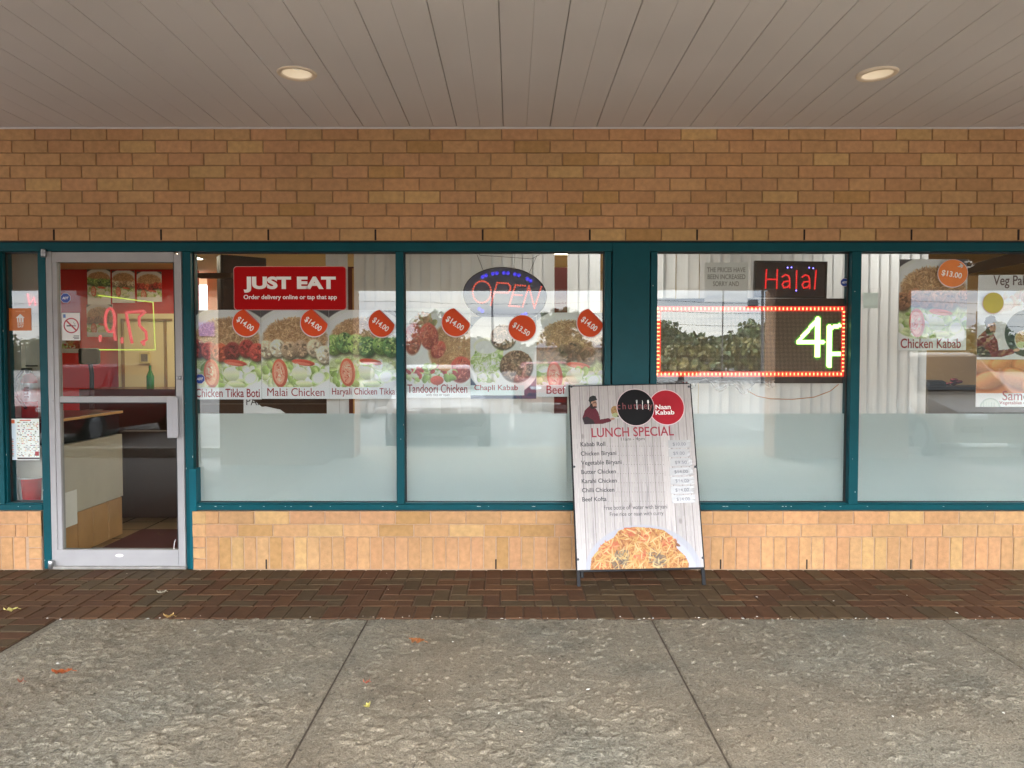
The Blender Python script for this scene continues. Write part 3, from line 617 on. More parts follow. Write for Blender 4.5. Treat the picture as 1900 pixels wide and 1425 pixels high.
# menu posters on the back wall and hanging
def food(kind, W=132, H=178, cap=True):
    a = Art(W, H, (66, 66, 70)); h = H/W
    a.ell(.5, .74, .80, .80, (206, 206, 200), soft=2); a.ell(.5, .76, .74, .75, (226, 228, 222), soft=6)
    ricecols = [(168, 122, 80), (196, 150, 100), (148, 104, 66), (214, 172, 122), (182, 134, 84)]
    gr = [(150, 178, 92), (190, 204, 140), (206, 216, 176), (128, 160, 74), (226, 230, 200), (170, 190, 110)]
    if kind in ('tikka', 'malai', 'green', 'kebab', 'beef'):
        a.ell(.5, .44, .48, .32, (150, 108, 70), noise=16, soft=6); a.strokes(900, .5, .40, .47, .29, ricecols, .05, .011)
        a.ell(.5, .90, .56, .30, (176, 188, 130), noise=14, soft=6)
        a.blobs(70, .5, .93, .50, .24, gr, .06)
        mc = {'tikka': [(150, 44, 38), (176, 60, 48), (196, 78, 50), (120, 40, 36)], 'malai': [(188, 164, 132), (208, 188, 156), (168, 138, 106), (150, 120, 92)],
              'green': [(112, 146, 66), (84, 124, 66), (134, 164, 80), (76, 108, 60)], 'kebab': [(140, 92, 62), (158, 104, 72)], 'beef': [(118, 84, 60), (134, 92, 66), (104, 74, 54)]}[kind]
        big = .19 if kind == 'green' else .165
        for k in range(6):
            x = .06+k*.178+RNG.normal(0, .015); y = .585+RNG.normal(0, .02)-(.06 if kind == 'green' else 0); c = mc[k % len(mc)]
            a.ell(x+.015, y+.03, big*.72, big*.8, (46, 42, 30), soft=6, alpha=.8)
            a.ell(x, y, big*.72, big*.82, c, noise=12, shade=.5, soft=3, rot=RNG.uniform(-20, 20))
            a.blobs(16, x, y, big*.5, big*.6, [tuple(min(255, v*1.25) for v in c), tuple(v*.7 for v in c)], .026, 8, .3)
            if kind == 'green': a.blobs(26, x, y-.03, big*.6, big*.6, [(150, 178, 92), (92, 130, 62), (60, 94, 52), (172, 190, 110)], .022)
        if kind in ('kebab', 'beef'): a.blobs(40, .4, .62, .4, .08, mc, .05)
        a.ell(.62, .775, .17, .045, (196, 62, 42), rot=8, noise=6, shade=.4); a.ell(.60, .79, .13, .022, (222, 110, 86), rot=8)
        a.blobs(40, .5, 1.0, .5, .16, gr, .065)
        a.ell(.27, .93, .115, .21, (206, 84, 56), rot=-4, shade=.2, noise=5); a.ell(.26, .93, .082, .17, (226, 142, 112), rot=-4, noise=8); a.strokes(26, .26, .93, .06, .13, [(206, 90, 66), (240, 196, 160)], .05, .014)
        a.ell(.84, 1.0, .105, .09, (196, 212, 164), rot=-30); a.ell(.84, 1.0, .085, .07, (224, 232, 206), rot=-30, noise=5)
        a.ell(.56, .94, .12, .10, (210, 218, 168), rot=20, shade=.3); a.ell(.63, 1.09, .13, .05, (200, 212, 150), rot=8, shade=.4)
        a.ell(.86, 1.20, .32, .10, (228, 228, 226), rot=-30, soft=6)
    elif kind == 'tandoori':
        a.a[:] = (196, 198, 190); a.ell(.5, .7, .6, .62, (224, 226, 220), soft=3)
        a.blobs(40, .3, .2, .18, .10, [(170, 120, 84), (150, 140, 90)], .05)
        a.ell(.75, .62, .38, .4, (176, 122, 78), noise=14, soft=6); a.strokes(420, .74, .62, .32, .36, ricecols, .05, .011)
        for x, y, rx, ry, rt in ((.14, .46, .13, .24, 3), (.38, .42, .14, .2, -6), (.86, .92, .17, .2, 10), (.52, .62, .1, .14, 30)):
            a.ell(x, y, rx, ry, (176, 62, 52), rot=rt, noise=8, shade=.45, soft=3); a.strokes(60, x, y, rx*.8, ry*.8, [(196, 86, 66), (140, 40, 36), (206, 110, 84)], .05, .016)
        a.blobs(70, .4, .98, .42, .12, gr+[(186, 60, 56)], .05); a.ell(.5, 1.08, .1, .07, (206, 80, 60), noise=6, shade=.3); a.ell(.62, .88, .1, .06, (206, 140, 70), noise=8)
    elif kind == 'chapli':
        a.a[:] = (38, 62, 92); a.ell(.5, .55, .60, .66, (216, 220, 214), soft=2); a.ell(.5, .55, .56, .62, (232, 235, 230), soft=4)
        a.blobs(110, .28, .70, .24, .26, gr, .06); a.strokes(120, .26, .66, .2, .2, [(230, 234, 214), (160, 186, 110)], .14, .012)
        a.ell(.24, .44, .2, .13, (206, 222, 170), shade=.2); a.ell(.24, .46, .17, .1, (226, 236, 206))
        for x, y, r in ((.5, .30, .19), (.7, .74, .245)):
            a.ell(x, y+.02, r*1.03, r*.98, (60, 44, 34), soft=4); a.ell(x, y, r, r*.95, (116, 82, 62), noise=14, shade=.3, soft=3)
            a.blobs(220, x, y, r*.93, r*.9, [(140, 102, 78), (90, 62, 48), (158, 118, 92), (104, 72, 54), (176, 140, 112)], .022, 6, .3)
    if cap and kind not in ('chapli',):
        a.rect(0, 1, h-.165, h, (206, 212, 214)); a.rect(0, 1, h-.17, h-.163, (236, 238, 238))
    if kind == 'chapli': a.rect(0, .82, h-.20, h-.05, (190, 214, 222)); a.rect(0, 1, h-.05, h, (40, 60, 92))
    a.a *= RNG.normal(1, .01, (H, W, 1)); a.a = a.a*.84+a.a.mean(axis=2, keepdims=True)*.16+8; return a
M_txt = mat('maroon_ink', S(164, 36, 52), .5, var=.02)
M_txtgrey = mat('grey_ink', S(120, 104, 104), .5, var=.02)
M_txtw = mat('white_ink', S(240, 238, 234), .5, var=.02)
M_txtdark = mat('dark_ink', S(44, 44, 48), .5, var=.02)
YPOST = GL+.014
def poster(nm, kind, rect, label, words, group='dish posters taped inside the glass', Y=YPOST, thick=.0015, W=132, art=None):
    a, b, c, d = rect; x0, x1 = P(a, (c+d)/2, Y)[0], P(b, (c+d)/2, Y)[0]; z0, z1 = Z(d, Y), Z(c, Y)
    H = int(W*(z1-z0)/(x1-x0)); t = thing(nm, label, 'poster', (x0, Y, z0), group)
    art = art(W, H) if art else food(kind, W, H)
    pr = art.mesh('print', 0, x1-x0, 0, z1-z0, 0, M_print, t, thick, gain=.95 if nm == 'menu_flyer' else 1.3)
    for s_, l, r_, tp, bt, m, bo in words:
        q = ptext(s_, l, r_, tp, bt, Y-.0012, m, None, bold=bo); q.parent = t; q.location = (-x0, -Y, -z0)
    return t
poster('dish_poster', 'tikka', (358, 484.5, 575, 741), 'poster of red chicken pieces on rice, captioned Chicken Tikka Boti', [('Chicken Tikka Boti', 363, 482, 721, 737, M_txt, .012)])
poster('dish_poster', 'malai', (485, 610.5, 575, 740), 'poster of pale chicken pieces on rice, captioned Malai Chicken', [('Malai Chicken', 496, 602, 720, 735, M_txt, 0)])
poster('dish_poster', 'green', (611, 735, 575, 740), 'poster of green chicken pieces on rice, captioned Haryali Chicken Tikka', [('Haryali Chicken Tikka', 616, 733, 720, 736, M_txt, .008)])
poster('dish_poster', 'tandoori', (749, 872.5, 572, 738), 'poster of tandoori chicken legs on a pale plate, captioned Tandoori Chicken', [('Tandoori Chicken', 756, 867, 713, 729, M_txt, .01), ('with rice or naan', 790, 834, 729.5, 735, M_txtgrey, 0)])
poster('dish_poster', 'chapli', (873, 995, 588, 740), 'poster of two brown patties on a navy ground, captioned Chapli Kabab', [('Chapli Kabab', 880, 961, 714, 727, M_txt, .016)])
poster('dish_poster', 'beef', (995.5, 1121, 580, 736), 'poster of a beef dish with salad, caption partly behind the sandwich board', [('Beef Kabab', 1014, 1104, 715, 731, M_txt, .01)])
poster('dish_poster', 'kebab', (1668, 1794, 481, 650), 'poster of a rice and salad plate hung alone by the blinds, captioned Chicken Kabab', [('Chicken Kabab', 1671, 1783, 628, 646, M_txt, .012)])
def chef(a, x, y, k, warm=1.0):
    """a man in a dark cap and maroon jacket holding out a bowl of rice; k is the height of the figure"""
    a.poly([(x-.34*k, y+1.0*k), (x-.40*k, y+.78*k), (x-.30*k, y+.5*k), (x-.12*k, y+.34*k), (x+.06*k, y+.40*k), (x+.18*k, y+.60*k), (x+.22*k, y+.84*k), (x+.5*k, y+.80*k), (x+.62*k, y+.84*k), (x+.6*k, y+.92*k), (x+.3*k, y+1.0*k)], (112, 30, 46), noise=6)
    a.poly([(x-.34*k, y+1.0*k), (x-.40*k, y+.78*k), (x-.24*k, y+.72*k), (x-.02*k, y+.86*k), (x+.04*k, y+1.0*k)], (58, 42, 46), noise=4)
    a.ell(x+.02*k, y+.28*k, .115*k, .17*k, (196, 150, 122), shade=.2, noise=4)
    a.ell(x-.02*k, y+.36*k, .10*k, .10*k, (52, 38, 34)); a.ell(x+.05*k, y+.30*k, .075*k, .10*k, (204, 156, 128), noise=3)
    a.ell(x+.07*k, y+.395*k, .06*k, .035*k, (64, 46, 40)); a.ell(x+.075*k, y+.365*k, .03*k, .012*k, (168, 96, 86)); a.rect(x+.01*k, x+.12*k, y+.215*k, y+.235*k, (60, 44, 38))
    a.ell(x+.03*k, y+.26*k, .014*k, .01*k, (40, 30, 28)); a.ell(x+.10*k, y+.26*k, .014*k, .01*k, (40, 30, 28)); a.ell(x+.09*k, y+.31*k, .016*k, .028*k, (186, 134, 108))
    a.poly([(x-.15*k, y+.16*k), (x-.12*k, y+.03*k), (x+.0*k, y-.02*k), (x+.10*k, y+.0*k), (x+.15*k, y+.14*k), (x-.06*k, y+.20*k), (x-.09*k, y+.30*k)], (44, 46, 46), noise=3)
    a.ell(x+.66*k, y+.83*k, .09*k, .04*k, (206, 158, 134), rot=-10); a.ell(x+.78*k, y+.60*k, .17*k, .23*k, (226, 226, 220), rot=-12)
    a.ell(x+.77*k, y+.56*k, .15*k, .19*k, (190, 150, 96), rot=-12, noise=22); a.ell(x+.77*k, y+.70*k, .12*k, .08*k, (196, 206, 150), noise=18); a.ell(x+.86*k, y+.74*k, .03*k, .03*k, (70, 54, 44))
def veg_art(W, H):
    a = Art(W, H, (226, 230, 228)); h = H/W
    a.blobs(26, .68, .5, .3, .17, [(224, 190, 176), (232, 204, 190), (216, 176, 156)], .12, 5, .3); a.ell(.7, .72, .5, .2, (234, 236, 232), soft=8)
    a.ell(.78, h-.40, .36, .36, (52, 60, 62)); a.ell(.72, h-.3, .13, .15, (196, 190, 140), noise=26)
    for k in range(2): a.rect(.76+k*.17, .775+k*.17, h-.62, h-.44, (220, 222, 222))
    chef(a, .2, h-.66, .62); return a
def samosa_art(W, H):
    a = Art(W, H, (196, 120, 70)); h = H/W
    for x, y, rt in ((.1, .1, 20), (.45, .06, -15), (.8, .12, 10), (.2, .32, -10), (.62, .3, 24), (.95, .34, -20)):
        a.ell(x, y, .26, .15, (150, 86, 46), rot=rt, soft=6); a.ell(x, y-.015, .25, .13, (214, 144, 92), rot=rt, shade=.4, noise=7, soft=5)
    a.rect(0, 1, .50, h, (224, 230, 230)); a.ell(.22, .72, .16, .15, (176, 186, 180)); a.ell(.22, .71, .13, .12, (206, 212, 206))
    for k in range(5): a.rect(.12+k*.04, .13+k*.04, .64, .80, (180, 190, 184))
    return a
poster('menu_poster', None, (1814, 1935, 510, 667), 'white menu poster with a chef and dark disc, headed Veg P', [('Veg Pakora', 1843, 1933, 511, 535, M_txtgrey, .01)], 'menu posters at the right edge', art=veg_art)
poster('menu_poster', None, (1811, 1934, 667.5, 755), 'poster of fried pastries with a white foot, lettered Sam', [('Samosa', 1860, 1930, 725, 743, M_txt, .008), ('Vegetables or beef', 1854, 1928, 744, 752, M_txt, .008)], 'menu posters at the right edge', art=samosa_art)
# posters deep inside, seen through the door
for (r, kd, lab) in (((162, 205, 500, 566), 'green', 'faded dish poster on the red back wall, first seen through the door'), ((208, 250, 502, 562), 'malai', 'faded dish poster on the red back wall, second seen through the door'), ((254, 300, 504, 560), 'tikka', 'faded dish poster on the red back wall, third seen through the door')):
    poster('wall_poster', kd, r, lab, [], 'dish posters on the red wall', Y=4.18, W=60)
poster('wall_poster', 'kebab', (161, 209, 565, 625), 'orange dish poster hanging over the counter behind the door', [], 'dish posters on the red wall', Y=1.3, W=70)
poster('wall_poster', 'tandoori', (104, 148, 600, 655), 'round plate poster behind the no smoking sticker', [], 'dish posters on the red wall', Y=1.35, W=60)

# ------------------------------------------------------------------ price stickers on the glass, some with a curled edge
M_stick = mat('orange_sticker', S(216, 80, 38), .5, spec=.15, var=.08, scale=9)
M_stick2 = mat('amber_sticker', S(226, 128, 52), .4, var=.1, scale=9)
M_curl = mat('sticker_back', S(226, 206, 204), .4, var=.06)
YS = GL-.0016
def price(px, py, rx, ry, rot, s_, lab, curl=True, m=M_stick, txt=True):
    cx, cz = P(px, py, YS); k = P(px+1, py, YS)[0]-cx; RX, RZ = rx*k, ry*k
    t = thing('price_sticker', lab, 'sticker', (cx, YS, cz), 'round price stickers on the glass')
    pts = []
    cut = math.radians(46)
    for i in range(40):
        a = 2*PI*i/40; x, z = math.cos(a), math.sin(a)
        if curl:
            d = x*math.cos(cut)+z*math.sin(cut)                         # the peeled edge lies upper right
            if d > .62: x -= (d-.62)*math.cos(cut)*.9; z -= (d-.62)*math.sin(cut)*.9
        pts.append((x*RX, z*RZ))
    o = MB(); o.prism(pts, -.0008, .0008); o.build('disc', m, t)
    o = MB(); o.prism([(x*1.06-.0005, z*1.06-.002) for x, z in pts], .0009, .0013); o.build('white_rim', M_curl, t)
    if curl:
        # the free edge rolls forward off the glass
        o = MB(); n1 = 14; rows = []
        for i in range(n1+1):
            s2 = -.80+1.6*i/n1; e = .62; bx = e*math.cos(cut)-s2*math.sin(cut); bz = e*math.sin(cut)+s2*math.cos(cut); wv = math.sqrt(max(0, 1-(s2/.82)**2))
            row = []
            for j in range(7):
                th = j/6*2.4; l = .30*wv; off = math.sin(th)*l*.35-.12*th*wv*.3; out = (1-math.cos(th))*l*.30
                row.append(((bx+off*math.cos(cut))*RX, -.0009-out*RX, (bz+off*math.sin(cut))*RZ))
            rows.append(row)
        vs = [p for r in rows for p in r]; fs = [(i*7+j, i*7+j+1, (i+1)*7+j+1, (i+1)*7+j) for i in range(n1) for j in range(6)]
        o.raw(vs, fs); o.build('curled_edge', mat('sticker_curl', S(222, 120, 112), .35, var=.2, scale=30), t, True)
    if txt: text(s_, -RX*.78, RX*.62, -RZ*.24-RZ*.1, RZ*.24-RZ*.1, -.0012, M_txtw, t, bold=.02, rot=rot)
    return t
price(457, 599, 25, 25, -36, '$14.00', 'curled orange price sticker on the red chicken poster', True)
price(583, 599, 25, 25, -36, '$14.00', 'curled orange price sticker on the pale chicken poster', True)
price(708, 600, 24, 25, -36, '$14.00', 'curled orange price sticker on the green chicken poster', True)
price(846, 598, 26, 26, -33, '$14.00', 'orange price sticker on the tandoori chicken legs poster', True)
price(969, 609, 25, 24, -33, '$13.50', 'whole orange price sticker reading 13.50 between the patties', False)
price(1095, 599, 24, 26, -38, '$14.00', 'orange price sticker on the beef dish poster beside the teal panel', True)
price(1768, 507, 27, 25, -10, '$13.00', 'amber price sticker reading 13.00 at the corner of the lone poster', False, M_stick2)
price(1843, 562, 19, 19, 0, '', 'yellow-green faded price sticker on the white menu poster', False, mat('faded_sticker', S(206, 196, 84), .4, var=.1), False)
o = MB(); cx, cz = P(1790, 490, YS)
for k in range(9):
    a = random.uniform(0, PI); p = Vector((cx+random.uniform(-.04, .05), YS-.002-random.uniform(0, .006), cz+random.uniform(-.025, .02))); d = Vector((math.cos(a)*.02, -.004, math.sin(a)*.012)); q = Vector((-d.z*.35, -.001, d.x*.35))
    o.face([p-d, p-q, p+d, p+q])
tag(o.build('crumpled_tape', mat('clear_tape', S(206, 208, 206), .12, var=.2, scale=40)), 'crumpled clear tape at the top of the amber price sticker', 'tape')

# ------------------------------------------------------------------ red delivery sign and small stickers
def rrect(x0, x1, z0, z1, r, n=6):
    pts = []
    for cx, cz, a0 in ((x1-r, z1-r, 0), (x0+r, z1-r, 90), (x0+r, z0+r, 180), (x1-r, z0+r, 270)):
        for k in range(n+1): a = math.radians(a0+90*k/n); pts.append((cx+r*math.cos(a), cz+r*math.sin(a)))
    return pts
x0, z1 = P(434, 495, YS); x1, z0 = P(642, 574.5, YS)
t = thing('delivery_sign', 'red rectangular sign with rounded corners reading JUST EAT on the glass', 'sign', (x0, YS, z0))
o = MB(); o.prism(rrect(0, x1-x0, 0, z1-z0, .022), -.001, .0008); o.build('red_sheet', M_red, t)
o = MB(); o.prism(rrect(-.004, x1-x0+.004, -.004, z1-z0+.004, .024), .0009, .0013); o.build('clear_border', mat('pale_rim', S(206, 150, 146), .4), t)
for s_, a, b, c, d, bo in (('JUST EAT', 452, 623, 513, 543, .05), ('Order delivery online or tap that app', 452, 625, 547, 557.5, .02)):
    q = ptext(s_, a, b, c, d, YS-.0014, M_txtw, None, bold=bo); q.parent = t; q.location = (-x0, -YS, -z0)
M_blue = mat('blue_sticker', S(30, 66, 150), .4, var=.08)
def blue(px, py, r, lab, Y):
    cx, cz = P(px, py, Y); k = P(px+1, py, Y)[0]-cx; t = thing('security_sticker', lab, 'sticker', (cx, Y, cz), 'blue security stickers')
    o = MB(); o.prism([(r*k*math.cos(PI/8+i*PI/4), r*k*math.sin(PI/8+i*PI/4)) for i in range(8)], -.0008, .0008); o.build('octagon', M_blue, t)
    o = MB(); o.prism([(r*k*1.1*math.cos(PI/8+i*PI/4), r*k*1.1*math.sin(PI/8+i*PI/4)) for i in range(8)], .0009, .0012); o.build('white_rim', M_curl, t)
    text('ADT', -r*k*.62, r*k*.62, -r*k*.26, r*k*.26, -.0011, M_txtw, t, bold=.03, shear=.25)
blue(121.5, 553, 9, 'blue octagonal security sticker on the door glass above the no smoking sticker', .0385)
blue(371, 703, 9, 'blue octagonal security sticker at the lower left of the red chicken poster', YS)
blue(1567, 524, 7.5, 'blue octagonal security sticker right of the lit red lettering sign', YS)
YD = .0385
x0, z1 = P(114.5, 580.5, YD); x1, z0 = P(149, 631.5, YD); W_ = x1-x0; H_ = z1-z0
t = thing('no_smoking_sticker', 'white no smoking sticker with a red barred circle on the door glass', 'sticker', (x0, YD, z0))
o = MB(); o.prism([(0, 0), (W_, 0), (W_, H_), (0, H_)], -.0006, .0006); o.build('sheet', M_white, t)
o = MB(); o.prism([(-.002, -.002), (W_+.002, -.002), (W_+.002, H_+.002), (-.002, H_+.002)], .0007, .001); o.build('black_edge', M_black, t)
o = MB(); cx, cz, R = W_*.52, H_*.54, W_*.43
ring = [(math.cos(2*PI*i/32), math.sin(2*PI*i/32)) for i in range(33)]
for i in range(32):
    (a, b), (c, d) = ring[i], ring[i+1]; o.face([(cx+a*R, -.0012, cz+b*R), (cx+a*R*.84, -.0012, cz+b*R*.84), (cx+c*R*.84, -.0012, cz+d*R*.84), (cx+c*R, -.0012, cz+d*R)])
s2 = .7071; wv = R*.07
o.face([(cx-s2*R*.86-wv, -.00125, cz+s2*R*.86-wv), (cx+s2*R*.86-wv, -.00125, cz-s2*R*.86-wv), (cx+s2*R*.86+wv, -.00125, cz-s2*R*.86+wv), (cx-s2*R*.86+wv, -.00125, cz+s2*R*.86+wv)]); o.build('barred_circle', mat('sign_red', S(170, 34, 54), .4), t)
o = MB(); o.box(cx-R*.6, cx+R*.3, -.0010, -.0008, cz-R*.12, cz+R*.04); o.box(cx+R*.36, cx+R*.46, -.0010, -.0008, cz-R*.12, cz+R*.04); o.box(cx+R*.52, cx+R*.6, -.0010, -.0008, cz-R*.12, cz+R*.04)
o.tube([(cx+R*.4, -.0009, cz+R*.1), (cx+R*.5, -.0009, cz+R*.22), (cx+R*.3, -.0009, cz+R*.34), (cx+R*.36, -.0009, cz+R*.5)], .0012, 5)
for k, ww in enumerate((.3, .34, .28)): o.box(W_*.94-W_*ww, W_*.94, -.0009, -.0007, H_*(.15-.05*k), H_*(.175-.05*k))
o.build('cigarette', M_txtdark, t)
o = MB(); o.box(W_*.08, W_*.22, -.0009, -.0007, H_*.82, H_*.95); o.build('corner_mark', mat('sign_blue', S(70, 110, 170), .4), t)
# orange delivery sticker in the side window
YSd = GL-.0014; x0, z1 = P(15.5, 572, YSd); x1, z0 = P(58.5, 613.5, YSd); W_ = x1-x0; H_ = z1-z0
t = thing('takeaway_sticker', 'square orange sticker with a white house and fork in the narrow side window', 'sticker', (x0, YSd, z0))
o = MB(); o.prism([(0, 0), (W_, 0), (W_, H_), (0, H_)], -.0006, .0008); o.build('sheet', mat('orange_sheet', S(206, 112, 40), .4, var=.06), t)
o = MB(); u = W_/100
o.prism([(38*u, 36*u), (66*u, 36*u), (66*u, 56*u), (72*u, 56*u), (52*u, 74*u), (32*u, 56*u), (38*u, 56*u)], -.0010, -.0008); o.build('house_mark', M_txtw, t)
o = MB(); 
for dx in (-7, 4): o.box((52+dx)*u-1.6*u, (52+dx)*u+1.6*u, -.0014, -.0011, 38*u, 56*u)
o.build('cutlery_mark', mat('orange_sheet', None), t)
text('ORDER HERE', 30*u, 74*u, 82*u, 88*u, -.0010, mat('pale_orange_ink', S(230, 170, 120), .5), t); text('JUST', 38*u, 68*u, 25*u, 33*u, -.0010, M_txtw, t, bold=.03); text('EAT', 40*u, 66*u, 14*u, 23*u, -.0010, M_txtw, t, bold=.03)

# side window: flyer, fire extinguisher, paper tub
def flyer_art(W, H):
    a = Art(W, H, (224, 230, 224)); h = H/W; a.rect(.0, .27, .12*h, h, (206, 222, 232)); a.rect(.02, .25, .03*h, .12*h, (226, 110, 70))
    for _ in range(230):
        x, y = RNG.uniform(.3, .96), RNG.uniform(.05, .92)*h; y = round(y/.055)*.055; c = [(90, 84, 80), (196, 90, 60), (120, 140, 90), (206, 170, 90), (90, 90, 110)][RNG.integers(5)]
        a.rect(x, x+RNG.uniform(.02, .06), y, y+RNG.uniform(.015, .03), c)
    for k in range(9): a.ell(.13, h*(.5+k*.05), .07, .03, (200, 130, 120) if k % 2 else (150, 160, 170))
    a.rect(.3, 1, .945*h, .985*h, (60, 44, 40)); a.rect(.86, .98, .80*h, .9*h, (150, 40, 44)); a.rect(.4, .75, .03*h, .06*h, (206, 90, 60)); return a
poster('menu_flyer', None, (13.5, 73, 777, 853.5), 'dense takeaway menu flyer low in the narrow side window', [], None, Y=GL-.002, thick=.001, W=90, art=flyer_art)
ex, ez = P(54, 700, .30); zb0 = Z(776, .3); zt0 = Z(683, .3); r = .052
t = thing('fire_extinguisher', 'red and silver fire extinguisher hung behind the narrow side window', 'fire extinguisher', (ex, .30, zb0))
Hh = zt0-zb0
o = MB(); o.lathe([(0, 0), (r*.9, 0), (r, .01), (r, Hh*.34)], (0, 0, 0), n=28); o.build('cylinder', mat('extinguisher_red', S(160, 20, 24), .3), t, True); o = MB(); o.lathe([(r, Hh*.70), (r, Hh*.74), (r*.8, Hh*.84), (r*.4, Hh*.9), (0, Hh*.9)], (0, 0, 0), n=28); o.build('shoulder', mat('extinguisher_red', S(160, 20, 24), .3), t, True)
o = MB(); o.lathe([(r*1.002, Hh*.34), (r*1.002, Hh*.70)], (0, 0, 0), n=28)
o.build('label_band', mat('silver_label', S(176, 182, 188), .3, metal=.4, var=.2, scale=12), t, True)
o = MB()
for k in range(4): o.box(-.004, .03, -r-.002, -r+.001, Hh*(.42+k*.06), Hh*(.45+k*.06))
o.build('label_print', M_txtdark, t)
o = MB(); o.lathe([(.018, Hh*.88), (.018, Hh*.97), (.012, Hh)], (0, 0, 0), n=16); o.box(-.05, .02, -.012, .012, Hh*.96, Hh*1.0, bev=.004); o.box(-.02, .06, -.01, .01, Hh*1.03, Hh*1.06, bev=.004); o.build('valve', M_black, t)
o = MB(); o.tube([(-.03, -.02, Hh*.95), (-.07, -.03, Hh*.8), (-.06, -r-.015, Hh*.5), (-.02, -r-.02, Hh*.36), (.02, -r-.02, Hh*.2)], .011, 10); o.build('hose', M_black, t, True)
o = MB(); o.lathe([(0, .004), (.016, .003), (.017, -.003)], (.0, -.022, Hh*.93), 'y', 16); o.build('gauge', M_steel, t, True)
o = MB(); o.box(P(-15, 700, .4)[0], P(80, 700, .4)[0], .40, .42, 0, 2.4); struct(o.build('interior_end_wall', room_mat('pale_end_wall', (238, 232, 220))))
o = MB(); o.box(P(8, 700, .33)[0], P(37, 700, .33)[0], .35, .40, 0, Z(625, .33)); struct(o.build('interior_corner_boxing', room_mat('pale_boxing', (244, 240, 230))))
tx = P(58, 910, .2)[0]; tz0 = Z(933, .2); tz1 = Z(886, .2)
t = thing('paper_tub', 'red and white paper tub standing in the bottom of the narrow side window', 'tub', (tx, .2, tz0))
for (a0, a1, m, nm) in ((-.35, 1.7, M_red, 'red_wall_print'), (1.7, PI*2-.35, M_white, 'white_wall_print')):
    o = MB(); n_ = 16; vs = []; h_ = tz1-tz0
    for i in range(n_+1):
        a = a0-PI/2+(a1-a0)*i/n_; vs += [(.066*math.cos(a), .066*math.sin(a), 0), (.078*math.cos(a), .078*math.sin(a), h_)]
    o.raw(vs, [(2*i, 2*i+2, 2*i+3, 2*i+1) for i in range(n_)]); o.build(nm, m, t, True)
o = MB(); o.lathe([(.078, h_-.002), (.081, h_+.001), (.081, h_+.005), (.077, h_+.006)], (0, 0, 0), n=32); o.build('rolled_rim', M_white, t, True)
o = MB(); o.lathe([(0, 0), (.0655, 0)], (0, 0, .003), n=32); o.build('base', M_white, t)
o = MB(); o.box(P(14, 900, .14)[0], P(73, 900, .14)[0], .12, .40, tz0-.03, tz0-.001); struct(o.build('interior_sill', room_mat('sill_board', (160, 158, 152))))
o = MB(); o.box(-.035, .035, .0, .02, 0, .16, bev=.002); o.box(-.012, .012, -.001, .0, .09, .13, 1)
q = tag(o.build('cardboard_box', [room_mat('kraft', (190, 164, 130)), room_mat('brown_print', (110, 76, 54))], None, loc=(P(41, 880, .3)[0], .26, tz1-.03)), 'small leaning cardboard carton behind the red and white tub', 'carton'); q.rotation_euler = (math.radians(-8), math.radians(-9), 0)

# ------------------------------------------------------------------ neon behind the door and side window
def neon(nm, lab, parts, Y):
    t = thing(nm, lab, 'neon sign', (0, Y, 0))
    for pn, m, lines, r in parts:
        o = MB()
        for ln in lines: o.tube([(P(a, b, Y)[0], 0, P(a, b, Y)[1]) for a, b in ln], r, 7)
        o.build(pn, m, t, True)
M_nred = emit('neon_red', (1, .09, .11, 1), .42); M_nyel = emit('neon_yellow', (.75, .95, .12, 1), .5)
def arc(cx, cy, rx, ry, a0, a1, n=14): return [(cx+rx*math.cos(math.radians(a0+(a1-a0)*k/n)), cy+ry*math.sin(math.radians(a0+(a1-a0)*k/n))) for k in range(n+1)]
neon('neon_sign', 'red neon figures inside a thin yellow outline glowing behind the door glass', [
    ('outline_tube', M_nyel, [[(182, 548), (284, 561), (288, 649), (184, 649)]], .0045),
    ('figure_tube', M_nred, [arc(204, 594, 9, 22, 0, 360), [(211, 610), (214, 632)], [(186, 622), (185, 634)], [(226, 626), (226, 637)],
        [(234, 580), (266, 577)], [(234, 581), (245, 637)], [(270, 578), (258, 588), (259, 604), (271, 616), (272, 630), (262, 636)], [(266, 633), (267, 641)]], .011)], .55)
neon('neon_letter', 'red zigzag neon stroke high in the narrow side window', [('tube', M_nred, [[(51, 545), (55, 566), (63, 552), (66, 567)]], .008)], .38)

